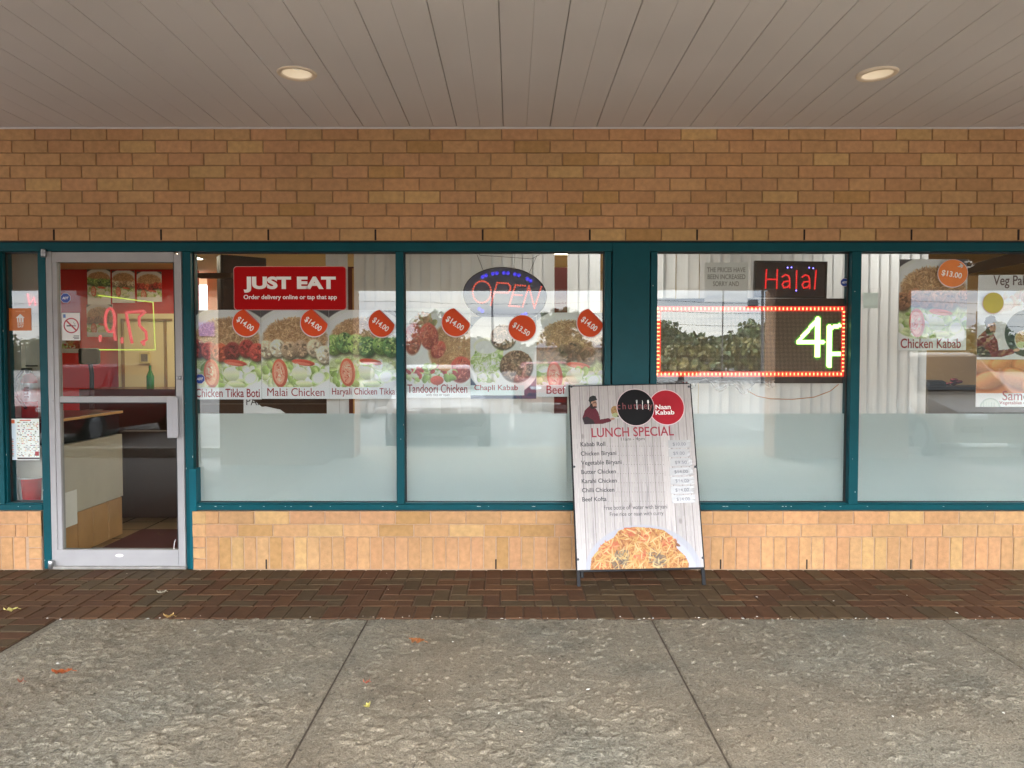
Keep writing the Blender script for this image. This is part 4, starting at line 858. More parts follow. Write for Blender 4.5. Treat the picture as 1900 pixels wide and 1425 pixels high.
# ------------------------------------------------------------------ vertical blinds
def blind_mat():
    m = bpy.data.materials.new('blind_fabric'); m.use_nodes = True; n = m.node_tree.nodes; l = m.node_tree.links; n.remove(n['Principled BSDF'])
    d = n.new('ShaderNodeBsdfDiffuse'); t = n.new('ShaderNodeBsdfTranslucent'); mi = n.new('ShaderNodeMixShader'); mi.inputs[0].default_value = .36
    a = n.new('ShaderNodeAttribute'); a.attribute_name = 'Col'; l.new(a.outputs['Color'], d.inputs[0]); l.new(a.outputs['Color'], t.inputs[0])
    l.new(d.outputs[0], mi.inputs[1]); l.new(t.outputs[0], mi.inputs[2]); l.new(mi.outputs[0], n['Material Output'].inputs[0]); return m
M_blind = blind_mat()
BY = .27
def blind(spans, lab):
    t = thing('vertical_blind', lab, 'blind', (P(spans[0][0], 700, BY)[0], BY, 0), 'vertical blinds behind the windows'); X_ = t.location.x
    o = MB()
    for a, b in spans:
        x, xe = P(a, 700, BY)[0], P(b, 700, BY)[0]; pit = .072
        while x < xe-.02:
            yw = random.gauss(0, .05)+.07; w2 = min(.089, xe-x+.015)/2; dy = w2*math.sin(yw); dx = w2*math.cos(yw); cx = x+w2*.85; tw = random.uniform(-.004, .004)
            k = random.uniform(.93, 1.05); c = S(228, 229, 230, k)[:3]; bow = .003; cols = []
            nn = 5
            pts = [(cx-X_+dx*(2*i/(nn-1)-1), dy*(2*i/(nn-1)-1)-bow*(1-(2*i/(nn-1)-1)**2)) for i in range(nn)]
            for i in range(nn-1):
                (xa, ya), (xb, yb) = pts[i], pts[i+1]
                o.face([(xa+tw, ya, .42), (xb+tw, yb, .42), (xb, yb, 2.30), (xa, ya, 2.30)], c=c)
            x += pit
    o.build('slats', M_blind, t, True)
    o = MB(); o.box(P(spans[0][0], 700, BY)[0]-X_, P(spans[-1][1], 700, BY)[0]-X_, -.02, .02, 2.31, 2.36); o.build('head_track', M_white, t)
blind([(608, 628), (631, 644), (660, 740)], 'pale vertical blind drawn to the right behind the three-poster window')
blind([(744, 1030), (1054, 1112)], 'pale vertical blind with one gap behind the oval light sign')
blind([(1212, 1253), (1255, 1273), (1276, 1293), (1298, 1580)], 'pale vertical blind with narrow gaps behind the large light board')
blind([(1590, 1716)], 'pale vertical blind gathered left in the rightmost window')
o = MB(); o.box(P(1029, 600, .6)[0], P(1056, 600, .6)[0], .6, .72, 0, Z(496, .6)); tag(o.build('red_post', room_mat('dark_red', (92, 34, 32))), 'dark red post seen in the gap of the blind', 'post')
o = MB(); o.box(P(654, 600, .5)[0], P(664, 600, .5)[0], .5, .6, 0, 2.1); tag(o.build('wooden_post', room_mat('tan_wood', (206, 150, 80))), 'tan wooden post beside the blind behind the green chicken poster', 'post')
o = MB(); o.box(P(641, 600, .8)[0], P(663, 600, .8)[0], .8, .9, .0, Z(495, .8)); tag(o.build('maroon_post', room_mat('maroon_paint', (110, 50, 46))), 'maroon post between the red sign and the blind', 'post')
# hanging menu box, dark fittings behind the posters
t = thing('hanging_screen', 'dark boxy screen hung from the ceiling behind the red sign', 'screen', (P(449, 520, 1.6)[0], 1.6, 2.03)); t.rotation_euler = (0, 0, math.radians(38))
o = MB(); o.box(-.20, .20, -.06, .06, -.32, .30, bev=.01); o.build('casing', M_black, t); o = MB(); o.box(-.18, .18, -.064, -.061, -.28, .26); o.build('display', mat('dim_print', S(44, 24, 22), .5, var=.5, scale=14), t)
o = MB(); o.box(-.02, .02, -.02, .02, .33, .48); o.build('bracket', M_black, t)
o = MB(); o.box(P(362, 700, 2.2)[0], P(640, 700, 2.2)[0], 2.2, 2.9, 0, 1.16); o.box(P(362, 700, 2.6)[0], P(640, 700, 2.6)[0], 2.92, 3.2, 1.16, 1.85)
tag(o.build('kitchen_counter', room_mat('dark_fitting', (50, 36, 30), .4, var=.3, scale=6)), 'dark kitchen counter and shelves behind the three posters', 'counter')
o = MB(); o.box(P(362, 530, 1.2)[0], P(425, 530, 1.2)[0], 1.25, 1.33, Z(514, 1.2), Z(505, 1.2)); tag(o.build('wall_beam', room_mat('dark_beam', (70, 46, 30))), 'dark wooden beam at the upper left of the three-poster window', 'beam')
o = MB(); pts = [(452, 741), (452, 767.2), (530, 767.2), (520, 760), (506, 757), (493, 754), (486, 755), (476, 747), (466, 741)]
o.prism([P(a, b, GL+.02) for a, b in pts][::-1], GL+.0195, GL+.0203); t = tag(o.build('torn_paper', M_white), 'torn white paper scrap below the red chicken poster, part of a word left', 'paper')
ptext('PA.', 457, 480, 737, 752, GL+.0185, M_txtdark, t, bold=.0)
o = MB(); o.box(P(1722, 720, 1.1)[0], P(1990, 720, 1.1)[0], 1.1, 1.5, 0, Z(717, 1.1)); o.box(P(1722, 690, 1.1)[0], P(1762, 690, 1.1)[0], 1.12, 1.4, 0, Z(706, 1.1), bev=.03)
tag(o.build('booth_seat', room_mat('black_leatherette', (30, 30, 32), .35)), 'black padded booth seat behind the rightmost window', 'booth')
t = thing('artificial_bouquet', 'small bunch of dark red flowers on the booth back', 'flowers', (P(1768, 716, 1.3)[0], 1.3, Z(717, 1.3)))
for k in range(6):
    o = MB(); e = (random.uniform(-.06, .06), random.uniform(-.03, .03), random.uniform(.02, .07)); o.lathe([(0, -.016), (.018, -.010), (.026, 0), (.018, .012), (.006, .008), (0, .014)], e, n=10); o.tube([(0, 0, 0), (e[0]*.6, e[1]*.6, e[2]*.6), (e[0], e[1], e[2]-.014)], .003, 5); o.build('flower', room_mat('rose_red', (120, 36, 40), var=.3, scale=30), t, True)
o = MB(); xa = P(1800, 500, .5)[0]; o.prism([(P(1790, 520, .5)[0], P(1790, 510, .5)[1]), (P(1960, 478, .5)[0], P(1960, 476, .5)[1]), (P(1960, 460, .5)[0], P(1960, 448, .5)[1]), (P(1790, 500, .5)[0], P(1790, 494, .5)[1])], .5, .58)
tag(o.build('mirrored_edge_bar', room_mat('dark_edge_bar', (66, 50, 38))), 'dark sloping bar added for the canopy edge mirrored high in the rightmost window', 'beam')  # solid bar put in for the reflection of the canopy edge

# ------------------------------------------------------------------ light signs
M_ledred = emit('led_red', (1, .16, .07, 1), 3.2); M_ledpink = emit('led_coral', (1, .30, .17, 1), 5.0); M_ledblue = emit('led_blue', (.16, .14, 1, 1), 7.0)
def dots(pts, r, y, m, nm, parent, n=6):
    o = MB()
    for x, z in pts:
        vs = [(x+r*math.cos(2*PI*k/n), y, z+r*math.sin(2*PI*k/n)) for k in range(n)]+[(x, y-min(r*.8, .003), z)]
        o.raw(vs, [(k, (k+1) % n, n) for k in range(n)])
    return o.build(nm, m, parent)
def along(pl, step):
    out = []; 
    for (xa, za), (xb, zb_) in zip(pl[:-1], pl[1:]):
        n_ = max(1, round(math.hypot(xb-xa, zb_-za)/step)); out += [(xa+(xb-xa)*k/n_, za+(zb_-za)*k/n_) for k in range(n_)]
    out.append(pl[-1]); return out
YO = GL+.075
ocx, ocz = P(937, 548, YO); k1 = P(938, 548, YO)[0]-ocx
t = thing('open_sign', 'oval black sign with coral and blue lights spelling OPEN, hung on wires', 'light sign', (ocx, YO, ocz)); t.rotation_euler = (0, math.radians(4), 0)
oval = [(77*k1*math.cos(2*PI*i/64), 51*k1*math.sin(2*PI*i/64)) for i in range(64)]
o = MB(); o.prism(oval, -.012, .012); o.build('oval_board', mat('sign_black', S(72, 74, 98), .3, var=.06), t)
o = MB(); o.tube([(x*1.0, -.012, z*1.0) for x, z in oval+oval[:1]], .0035, 6); o.build('rim', M_black, t, True)
q = 1*k1; L_O = [(-43+17*math.cos(a*2*PI/26), 3+20*math.sin(a*2*PI/26)) for a in range(26)]
segs = {'P': [[(-25, -20), (-16, 22), (4, 22), (9, 17), (9, 10), (5, 5), (-18, 4)]], 'E': [[(36, 20), (18, 20), (9, -19), (28, -19)], [(15, 2), (31, 2)]], 'N': [[(34, -19), (43, 20), (56, -20), (66, 20)]]}
lp = [(x*q, z*q) for x, z in L_O]
for g_ in segs.values():
    for s_ in g_: lp += [(x*q, z*q) for x, z in along(s_, 4.1)]
dots(lp, .0068, -.0122, emit('coral_halo', (1, .13, .08, 1), .55), 'letter_halo', t, 10); dots(lp, .0031, -.0125, M_ledpink, 'lettering', t)  # dim wider discs imitate the glow halo round each letter light
bl = []
for a in (128, 109, 91, 73, 50): 
    for da in (-3.4, 3.4): bl.append((66*q*math.cos(math.radians(a+da)), 41*q*math.sin(math.radians(a+da))))
for a in (228, 306):
    for da in (-3.4, 3.4): bl.append((64*q*math.cos(math.radians(a+da)), 41*q*math.sin(math.radians(a+da))))
M_bl = emit('blue_halo', (.07, .05, .9, 1), .55)
for p_ in bl: dots([p_], .0135, -.0122, M_bl, 'blue_halo', t, 12)  # dim discs stand in for the bloom round the blue lights
for p_ in bl: dots([p_], .0046, -.0125, M_ledblue, 'blue_light', t)
o = MB(); top = Z(466, YO)-ocz+.02
for a, b in (((877, 470), (893, 504)), ((991, 470), (979, 503)), ((950, 466), (950, 497)), ((886, 477), (982, 477)), ((872, 468), (886, 477)), ((996, 468), (982, 477))):
    o.tube([(P(a[0], a[1], YO)[0]-ocx, 0, P(a[0], a[1], YO)[1]-ocz), (P(b[0], b[1], YO)[0]-ocx, 0, P(b[0], b[1], YO)[1]-ocz)], .0016, 5)
o.build('hanging_wire', M_black, t)
# lit red word sign
YH = GL+.06
hx, hz = P(1466, 519, YH); kh = P(1467, 519, YH)[0]-hx
t = thing('halal_sign', 'small dark framed sign with red lights spelling Halal', 'light sign', (hx, YH, hz)); t.rotation_euler = (0, math.radians(.8), 0)
o = MB(); o.box(-67*kh, 67*kh, -.008, .015, -34*kh, 34*kh); o.build('board', mat('sign_brown', S(46, 34, 36), .35, var=.08), t)
o = MB(); fr = 3.2*kh
for b in ((-67*kh, 67*kh, 34*kh-fr, 34*kh), (-67*kh, 67*kh, -34*kh, -34*kh+fr), (-67*kh, -67*kh+fr, -34*kh+fr, 34*kh-fr), (67*kh-fr, 67*kh, -34*kh+fr, 34*kh-fr)): o.box(b[0], b[1], -.016, -.0075, b[2], b[3], bev=.001)
o.build('frame', M_black, t)
def hp(px, py): return (px-1466)*kh, (519-py)*kh
pl = [[(1421, 502), (1420, 535)], [(1441, 502), (1441, 535)], [(1424, 519), (1440, 519)], [(1477, 503), (1477, 535)], [(1513, 502), (1511, 535)],
      [(1451, 514), (1456, 510), (1462, 512), (1464, 517), (1465, 534)], [(1463, 522), (1454, 523), (1451, 528), (1454, 534), (1460, 533), (1464, 529)],
      [(1488, 514), (1493, 510), (1499, 512), (1501, 517), (1502, 534)], [(1500, 522), (1491, 523), (1488, 528), (1491, 534), (1497, 533), (1501, 529)]]
dots([hp(*p) for s_ in pl for p in along(s_, 3.4)], .0066, -.0082, emit('scarlet_halo', (1, .02, .02, 1), .6), 'letter_halo', t, 10)  # bloom round the red lights, shaped as dim glowing discs
dots([hp(*p) for s_ in pl for p in along(s_, 3.4)], .0029, -.0085, emit('led_scarlet', (1, .08, .06, 1), 6.0), 'lettering', t)
for p in ((1460, 497), (1467, 496.5), (1500, 496.5), (1507.5, 497.5), (1477, 539)): dots([hp(*p)], .0042, -.0085, M_ledblue, 'blue_light', t)
# notice
YN = GL+.02; x0, z1 = P(1308, 487, YN); x1, z0 = P(1387, 560, YN)
o = MB(); o.face([(x0, YN, z0), (x1, YN, z0), (x1, YN, z1), (x0, YN, z1)], c=(.88, .88, .86)); t = tag(o.build('price_notice', M_blind), 'white paper notice in grey capitals above the large light board', 'notice')
for k, (s_, a, b) in enumerate((('THE PRICES HAVE', 1312, 1383), ('BEEN INCREASED', 1313, 1383), ('SORRY AND', 1323, 1371))): ptext(s_, a, b, 496+k*13, 505+k*13, YN-.0006, mat('notice_ink', S(150, 150, 144), .6), t, bold=.012)
# the large light board
YB = GL+.035
bx0, bz1 = P(1217, 568, YB); bx1, bz0 = P(1569, 700, YB); BW = bx1-bx0; BH = bz1-bz0
def board_mat():
    m = bpy.data.materials.new('led_board_face'); m.use_nodes = True; n = m.node_tree.nodes; l = m.node_tree.links; b = n['Principled BSDF']
    t = n.new('ShaderNodeTexCoord'); mp_ = n.new('ShaderNodeMapping'); mp_.inputs['Scale'].default_value = (1/PT, 1/PT, 1/PT); l.new(t.outputs['Object'], mp_.inputs[0])
    fr = n.new('ShaderNodeVectorMath'); fr.operation = 'FRACTION'; l.new(mp_.outputs[0], fr.inputs[0]); sx = n.new('ShaderNodeSeparateXYZ'); l.new(fr.outputs[0], sx.inputs[0])
    def ab(s):
        a = n.new('ShaderNodeMath'); a.operation = 'SUBTRACT'; l.new(s, a.inputs[0]); a.inputs[1].default_value = .5
        c = n.new('ShaderNodeMath'); c.operation = 'ABSOLUTE'; l.new(a.outputs[0], c.inputs[0]); return c.outputs[0]
    mxx = n.new('ShaderNodeMath'); mxx.operation = 'MAXIMUM'; l.new(ab(sx.outputs[0]), mxx.inputs[0]); l.new(ab(sx.outputs[2]), mxx.inputs[1])
    lt = n.new('ShaderNodeMath'); lt.operation = 'LESS_THAN'; l.new(mxx.outputs[0], lt.inputs[0]); lt.inputs[1].default_value = .30
    mi = n.new('ShaderNodeMix'); mi.data_type = 'RGBA'; mi.inputs[6].default_value = S(26, 22, 20); mi.inputs[7].default_value = S(156, 132, 106); l.new(lt.outputs[0], mi.inputs[0]); l.new(mi.outputs[2], b.inputs['Base Color'])
    b.inputs['Roughness'].default_value = .5; b.inputs['Coat Weight'].default_value = 1; b.inputs['Coat Roughness'].default_value = 0; b.inputs['Coat IOR'].default_value = 1.62; return m
PT = BW/146
t = thing('light_board', 'large moving-message light board with a red zigzag border and green 4p', 'light board', (bx0, YB, bz0))
NRW = int(BH/PT)
o = MB(); o.box(0, BW, 0, .05, 0, BH); o.build('display_face', board_mat(), t)
o = MB(); e = .022; o.box(-e+.014, BW+.001, .0505, .09, -e, BH+e); o.box(-.006, BW, .004, .0502, BH+.001, BH+e*2.4); o.box(-.006, BW, .004, .0502, -e*1.9, -.001); o.build('casing', M_black, t)
def led(cells, m, nm, sz=.36):
    o = MB()
    for i, j in cells:
        x, z = (i+.5)*PT, BH-(j+.5)*PT; s2 = sz*PT; o.face([(x-s2, -.0010, z-s2), (x+s2, -.0010, z-s2), (x+s2, -.0010, z+s2), (x-s2, -.0010, z+s2)])
    return o.build(nm, m, t)
red, yel = set(), set(); NB = 146
for i in range(NB):
    for jj in range(4):
        ph = i % 3
        for (ii, j2) in ((i, jj), (i, NRW-1-jj)):
            (yel if (jj, ph) in ((1, 1), (2, 1)) else red).add((ii, j2))
for j in range(4, NRW-4):
    for ii in range(4):
        ph = j % 3
        for i2 in (ii, NB-1-ii): (yel if (ii, ph) in ((1, 1), (2, 1)) else red).add((i2, j))
led(red-yel, emit('led_border_red', (1, .035, .02, 1), .95), 'red_border', .40); led(yel, emit('led_border_amber', (1, .36, .12, 1), 3.4), 'amber_zigzag', .44)
def cell(px, py): return ((px-1217)/352*NB, (py-568)/132*NRW)
core, halo = set(), set()
def stroke(pa, pb, w):
    a, b = cell(*pa), cell(*pb); L2 = math.hypot(b[0]-a[0], b[1]-a[1]); 
    for i in range(NB-4):
        for j in range(4, NRW-3):
            u = max(0, min(1, ((i+.5-a[0])*(b[0]-a[0])+(j+.5-a[1])*(b[1]-a[1]))/L2**2)); d_ = math.hypot(i+.5-a[0]-u*(b[0]-a[0]), j+.5-a[1]-u*(b[1]-a[1]))
            if d_ < w: core.add((i, j))
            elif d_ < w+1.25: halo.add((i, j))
stroke((1515, 593), (1480, 635), 1.35); stroke((1480, 635), (1526, 635), 1.35); stroke((1516, 593), (1516, 660), 1.9)
stroke((1538, 607), (1538, 679), 1.9); stroke((1538, 609), (1556.5, 604), 1.4); stroke((1544, 657), (1556.5, 657), 1.4)
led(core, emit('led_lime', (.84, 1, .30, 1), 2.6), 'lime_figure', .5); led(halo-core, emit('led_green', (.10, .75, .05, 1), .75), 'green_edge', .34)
o = MB(); o.tube([(P(a, b, YB+.02)[0], 0, P(a, b, YB+.02)[1]) for a, b in ((1367, 714), (1385, 724), (1405, 735), (1430, 740), (1470, 741), (1510, 737), (1540, 726), (1556, 713))], .0028, 7)
tag(o.build('orange_cable', mat('cable_orange', S(196, 128, 84), .5), None, True, (0, YB+.02, 0)), 'thin orange cable drooping below the large light board', 'cable')
# packing film hanging off the board
o = MB(); n1, n2 = 44, 5; vs = []
for i in range(n1+1):
    for j in range(n2+1):
        px = 1222+i/n1*215+random.uniform(-1, 1); py = 706+j/n2*(12+9*math.sin(i*.62)+7*math.sin(i*.23+1))+random.uniform(-.8, .8); x_, z_ = P(px, py, GL+.02); vs.append((x_, GL+.022+random.uniform(-.008, .008), z_))
o.raw(vs, [(i*(n2+1)+j, (i+1)*(n2+1)+j, (i+1)*(n2+1)+j+1, i*(n2+1)+j+1) for i in range(n1) for j in range(n2)])
def clear_mat():
    m = bpy.data.materials.new('clear_plastic'); m.use_nodes = True; n = m.node_tree.nodes; b = n['Principled BSDF']; b.inputs['Base Color'].default_value = (.8, .82, .84, 1); b.inputs['Alpha'].default_value = .32; b.inputs['Roughness'].default_value = .15; return m
tag(o.build('plastic_wrap', clear_mat(), None), 'crumpled clear plastic hanging along the foot of the light board', 'plastic wrap')
o = MB(); x0, z1 = P(1601, 543, GL+.01); x1, z0 = P(1629, 572, GL+.01); o.face([(x0, GL+.0095, z0), (x1, GL+.0095, z0), (x1, GL+.0095, z1), (x0, GL+.0095, z1)], c=(.84, .95, .91)); tag(o.build('blank_sticker', M_blind), 'blank pale green square sticker on the glass over the gathered blind', 'sticker')

# ------------------------------------------------------------------ across the parking lot (seen mirrored in the glass)
ZA = ZG-.14
def leafy(o, c, r, n, size, cols):
    for _ in range(n):
        d = Vector((random.gauss(0, 1), random.gauss(0, 1), random.gauss(0, 1))).normalized()*(random.random()**.4)
        p = Vector((c[0]+d.x*r[0], c[1]+d.y*r[1], c[2]+d.z*r[2])); a = Vector((random.uniform(-1, 1), random.uniform(-1, 1), random.uniform(-1, 1))).normalized(); b = a.orthogonal().normalized(); s_ = size*random.uniform(.6, 1.4)
        q = random.choice(cols); k = random.uniform(.75, 1.2); o.face([p-a*s_, p-b*s_*.6, p+a*s_, p+b*s_*.6], c=tuple(v*k for v in q))
M_leaf = mat('tree_leaves', None, .6, attr=True, var=.2, scale=1)
M_bark = mat('bark', S(84, 68, 54), .9, var=.2, scale=8)
G_ = [(.05, .075, .02), (.07, .10, .03), (.04, .06, .02), (.09, .11, .035)]; Y_ = [(.17, .13, .03), (.14, .12, .03), (.10, .11, .03)]
o = MB(); op = MB()
for k in range(64):
    px = -300+k*40+random.uniform(-14, 14); d_ = random.uniform(82, 100); top = random.uniform(584, 632) if not 930 < px < 1130 else random.uniform(625, 640)
    x, y, zt2 = RF(px, top, d_); r = random.uniform(2.2, 3.6); hh = max(2.4, zt2-ZA)
    cols = G_ if random.random() < .62 else G_+Y_*2
    for q in range(5): leafy(o, (x+random.uniform(-r*.6, r*.6), y+random.uniform(-2, 2), ZA+hh*random.uniform(.3, .72)), (r*.62, r*.6, hh*.27), 130, .34, cols)
    for q in range(4): leafy(o, (x+random.uniform(-2.5, 2.5), y+random.uniform(-1, 3), ZA+hh*random.uniform(.08, .34)), (2.6, 1.6, hh*.18), 90, .36, cols)
    op.tube([(x, y, ZA), (x+random.uniform(-.3, .3), y, ZA+hh*.6)], .22, 6, r2=.08)
tl = struct(o.build('treeline', M_leaf), 'stuff'); tl['label'] = 'mixed green and yellowing trees beyond the parking lot'
op.build('tree_trunks', M_bark, tl)['kind'] = 'stuff'
def tree(px, top, d_, rw, cols, lab, n=900):
    x, y, zt2 = RF(px, top, d_); hh = zt2-ZA; t = thing('broadleaf_tree', lab, 'tree', (x, y, ZA), 'single trees by the parking lot')
    o = MB(); o.tube([(0, 0, 0), (.1, 0, hh*.3), (.0, .1, hh*.62)], .2, 8, r2=.07)
    cr = MB()
    for k in range(7):
        a = k*2*PI/7+random.random(); e = (rw*.55*math.cos(a), rw*.55*math.sin(a), hh*random.uniform(.42, .82)); o.tube([(.05, 0, hh*.34), tuple(v*.6+(0, 0, hh*.15)[i] for i, v in enumerate(e)), e], .07, 5, r2=.02)
        leafy(cr, e, (rw*.5, rw*.5, hh*.16), n//7, .22, cols)
    leafy(cr, (0, 0, hh*.82), (rw*.5, rw*.5, hh*.15), n//7, .22, cols)
    o.build('trunk', M_bark, t); cr.build('crown', M_leaf, t)
tree(1052, 566, 48, 1.7, G_, 'green tree mirrored above the beef dish poster'); tree(1262, 638, 40, 2.0, Y_, 'low yellow tree mirrored in the large light board')
tree(812, 570, 60, 2.0, G_, 'green tree mirrored above the tandoori chicken legs poster'); tree(1770, 640, 60, 2.4, G_+Y_, 'olive tree mirrored at the foot of the lone poster')
tree(1225, 592, 78, 2.2, G_, 'dark tree mirrored at the left end of the light board')
# house with a grey hipped roof
x, y, z1 = RF(1050, 622, 72); x2 = RF(1112, 650, 72)[0]; hw = x2-x; ze = RF(1050, 646, 72)[2]
t = thing('bungalow', 'low house with a grey roof mirrored behind the beef dish poster', 'house', (x, y, ZA))
o = MB(); o.box(-hw*.92, hw*.92, -4, 4, 0, ze-ZA); o.build('wall', mat('siding', S(150, 136, 118), .8), t)
o = MB(); a = hw*1.02; e = ze-ZA; r_ = z1-ZA; vs = [(-a, -4.5, e), (a, -4.5, e), (a, 4.5, e), (-a, 4.5, e), (-a*.25, 0, r_), (a*.25, 0, r_)]
o.raw(vs, [(0, 1, 5, 4), (1, 2, 5), (2, 3, 4, 5), (3, 0, 4), (3, 2, 1, 0)]); o.build('roof', mat('grey_shingle', S(112, 112, 116), .9, var=.15, scale=3), t)
# neighbouring shop block to the left
x1, y, zt2 = RF(404, 548, 44); x0 = RF(150, 548, 44)[0]
t = thing('shop_block', 'tan flat-roofed shop block mirrored at the left of the red chicken poster', 'building', ((x0+x1)/2, y-3, ZA)); hw = (x1-x0)/2; hb = zt2-ZA
o = MB(); o.box(-hw, hw, -4, 3, 0, hb); o.build('wall', mat('tan_stucco', S(176, 156, 130), .85), t)
o = MB(); o.box(-hw-.15, hw+.15, -4.1, 3.15, hb, hb+.35); o.build('cornice', mat('dark_cornice', S(96, 80, 66), .8), t)
o = MB(); o.box(hw-2.2, hw-.5, 3.001, 3.06, .3, 2.4); o.build('window', mat('dark_pane', S(40, 50, 56), .1), t)
o = MB(); o.box(hw-2.4, hw-.2, 3.001, 3.12, 2.8, 3.6); o.build('sign_board', mat('mauve_board', S(150, 110, 160), .5), t)
# poles and wires
def pole(px, d_, r, top, lab, heads=False):
    x, y, z = RF(px, 600, d_); t = thing('lamp_pole' if heads else 'utility_pole', lab, 'pole', (x, y, ZA)); o = MB(); o.tube([(0, 0, 0), (0, 0, top)], r, 8, r2=r*.8); o.build('shaft', mat('pole_grey', S(74, 72, 72), .7), t)
    if heads:
        zh = RF(px, 571, d_)[2]-ZA
        for s_ in (-1, 1):
            o = MB(); o.box(s_*.55-.28, s_*.55+.28, -.15, .15, zh+.05, zh+.42, bev=.04); o.build('floodlight', mat('lamp_grey', S(60, 60, 64), .5), t)
        o = MB(); o.box(-.95, .95, -.06, .06, zh-.08, zh+.04); o.build('crossarm', mat('pole_brown', S(96, 56, 50), .7), t)
pole(1340.5, 55, .055, 9.5, 'thin utility pole mirrored left of the lit green figures'); pole(1415.5, 42, .09, 9.0, 'pole with two floodlights mirrored under the small red word sign', True)
pole(914, 50, .08, 8.8, 'grey pole mirrored through the oval light sign'); pole(1811, 60, .06, 5.2, 'short pole mirrored between the two right-hand posters')
for k, (py, d_) in enumerate(((560, 58), (579, 58), (602, 58))):
    o = MB(); xa, y, z = RF(-200, py-4, d_); xb = RF(2100, py, d_)[0]; o.tube([(xa+(xb-xa)*i/24, y, z-.35*math.sin(PI*((i*5/24) % 1))) for i in range(25)], .022, 4)
    tag(o.build('overhead_wire', M_black, None), ['topmost', 'middle', 'lowest'][k]+' of three overhead wires mirrored across the windows', 'wire', 'overhead wires across the road')
# parked cars
M_tyre = mat('tyre_rubber', S(30, 30, 32), .9); M_rim = mat('alloy_rim', S(150, 152, 156), .35, metal=.7); M_cglass = mat('car_glass', S(26, 32, 36), .1, spec=.3); M_hl = mat('headlamp', S(220, 224, 228), .1)
def car(px, d_, paint, lab, suv=False, yaw=0):
    x, y, _ = RF(px, 700, d_); t = thing('parked_car', lab, 'car', (x, y, ZA), 'cars parked across the walk'); t.rotation_euler = (0, 0, math.radians(yaw)); H = 1.68 if suv else 1.44; hw = .88
    o = MB(); st_ = [(2.2, .42, .62, .70), (2.12, .30, .76, .80), (1.5, .24, .92, .88), (1.0, .24, .98, hw), (-1.4, .24, 1.0, hw), (-2.0, .28, 1.02, .84), (-2.2, .42, .86, .74)]
    vs = []; n_ = 8
    for yy, zl, zh, ww in st_: vs += [(-ww*.92, yy, zl), (-ww, yy, zl+.14), (-ww*1.0, yy, zh-.16), (-ww*.90, yy, zh), (ww*.90, yy, zh), (ww, yy, zh-.16), (ww, yy, zl+.14), (ww*.92, yy, zl)]
    fs = [(i*n_+k, i*n_+(k+1) % n_, (i+1)*n_+(k+1) % n_, (i+1)*n_+k) for i in range(len(st_)-1) for k in range(n_)]+[tuple(range(n_-1, -1, -1)), tuple((len(st_)-1)*n_+k for k in range(n_))]
    o.raw(vs, fs)
    rb = (-2.05 if suv else -1.7); cab = [(1.05, .96, hw*.93), (.35, H-.05, hw*.72), (.1, H, hw*.70), (rb+.8, H, hw*.70), (rb+.45, H-.06, hw*.72), (rb, 1.0, hw*.9)]
    vs = []; 
    for yy, zz, ww in cab: vs += [(-ww, yy, zz), (ww, yy, zz), (hw*.93, yy, .95), (-hw*.93, yy, .95)]
    o.raw(vs, [(i*4+k, i*4+(k+1) % 4, (i+1)*4+(k+1) % 4, (i+1)*4+k) for i in range(5) for k in range(4)])
    o.build('body', mat('paint_'+lab.split()[0], paint, .4, var=.03, spec=.25), t, True)
    (y0, z0, w0), (y1, z1, w1) = cab[0], cab[1]
    def g(nm, f): 
        q = MB(); q.face(f); q.build(nm, M_cglass, t)
    L_ = lambda k, ww: (ww, y0+(y1-y0)*k, z0+(z1-z0)*k)
    up = Vector((0, .012, .012))
    g('windscreen', [Vector(L_(.12, -w0*.9))+up, Vector(L_(.12, w0*.9))+up, Vector(L_(.95, w1*.92))+up, Vector(L_(.95, -w1*.92))+up])
    for s_ in (-1, 1):
        q = MB(); q.face([(s_*(hw*.93+.006), .82, 1.0), (s_*(w1+.012), .30, H-.1), (s_*(w1+.012), rb+.6, H-.1), (s_*(hw*.91+.006), rb+.25, 1.02)]); q.build('side_window', M_cglass, t)
        q = MB(); q.box(s_*.48-.17*1, s_*.48+.17, 2.08, 2.175, .62, .74, bev=.02); q.build('headlight', M_hl, t)
        for yy in (1.35, -1.35):
            wm = MB(); wm.lathe([(.22, -.1), (.31, -.1), (.325, -.06), (.325, .06), (.31, .1), (.22, .1)], (s_*.80, yy, .325), 'x', 20); wo = wm.build('wheel', M_tyre, t, True)
            rm = MB(); rm.lathe([(0, .09), (.1, .095), (.21, .085), (.22, .06), (.22, -.06), (.21, -.085), (.1, -.095), (0, -.09)], (s_*.80, yy, .325), 'x', 20); rm.build('rim', M_rim, wo, True)
    q = MB(); q.box(-.42, .42, 2.14, 2.21, .40, .58, bev=.02); q.build('grille', M_black, t)
car(178, 15, S(96, 18, 22), 'crimson car mirrored in the upper glass of the door', yaw=4); car(812, 14.5, S(128, 130, 132), 'silver car mirrored below the tandoori chicken legs poster', yaw=-6)
car(1560, 14.5, S(124, 124, 122), 'pale grey car parked beyond the canopy pier, right of the light board', yaw=3); car(1725, 13.5, S(120, 112, 100), 'taupe tall car mirrored beside the black booth', True)
car(660, 21, S(70, 76, 84), 'slate car mirrored below the green chicken poster', yaw=8); car(1010, 24, S(120, 24, 26), 'scarlet car mirrored behind the beef dish poster', yaw=-4)
o = MB()
for k in range(-8, 9): o.box(k*2.7-.06, k*2.7+.06, -16, -11, ZA+.003, ZA+.007)
struct(o.build('parking_markings', mat('line_paint', S(128, 126, 121), .8, var=.25, scale=6)))
o = MB(); o.box(-40, 40, -7.0, -6.82, ZA-.05, -.004, bev=.02); struct(o.build('kerb', mat('kerb_concrete', S(150, 146, 138), .9, var=.12, scale=4)))

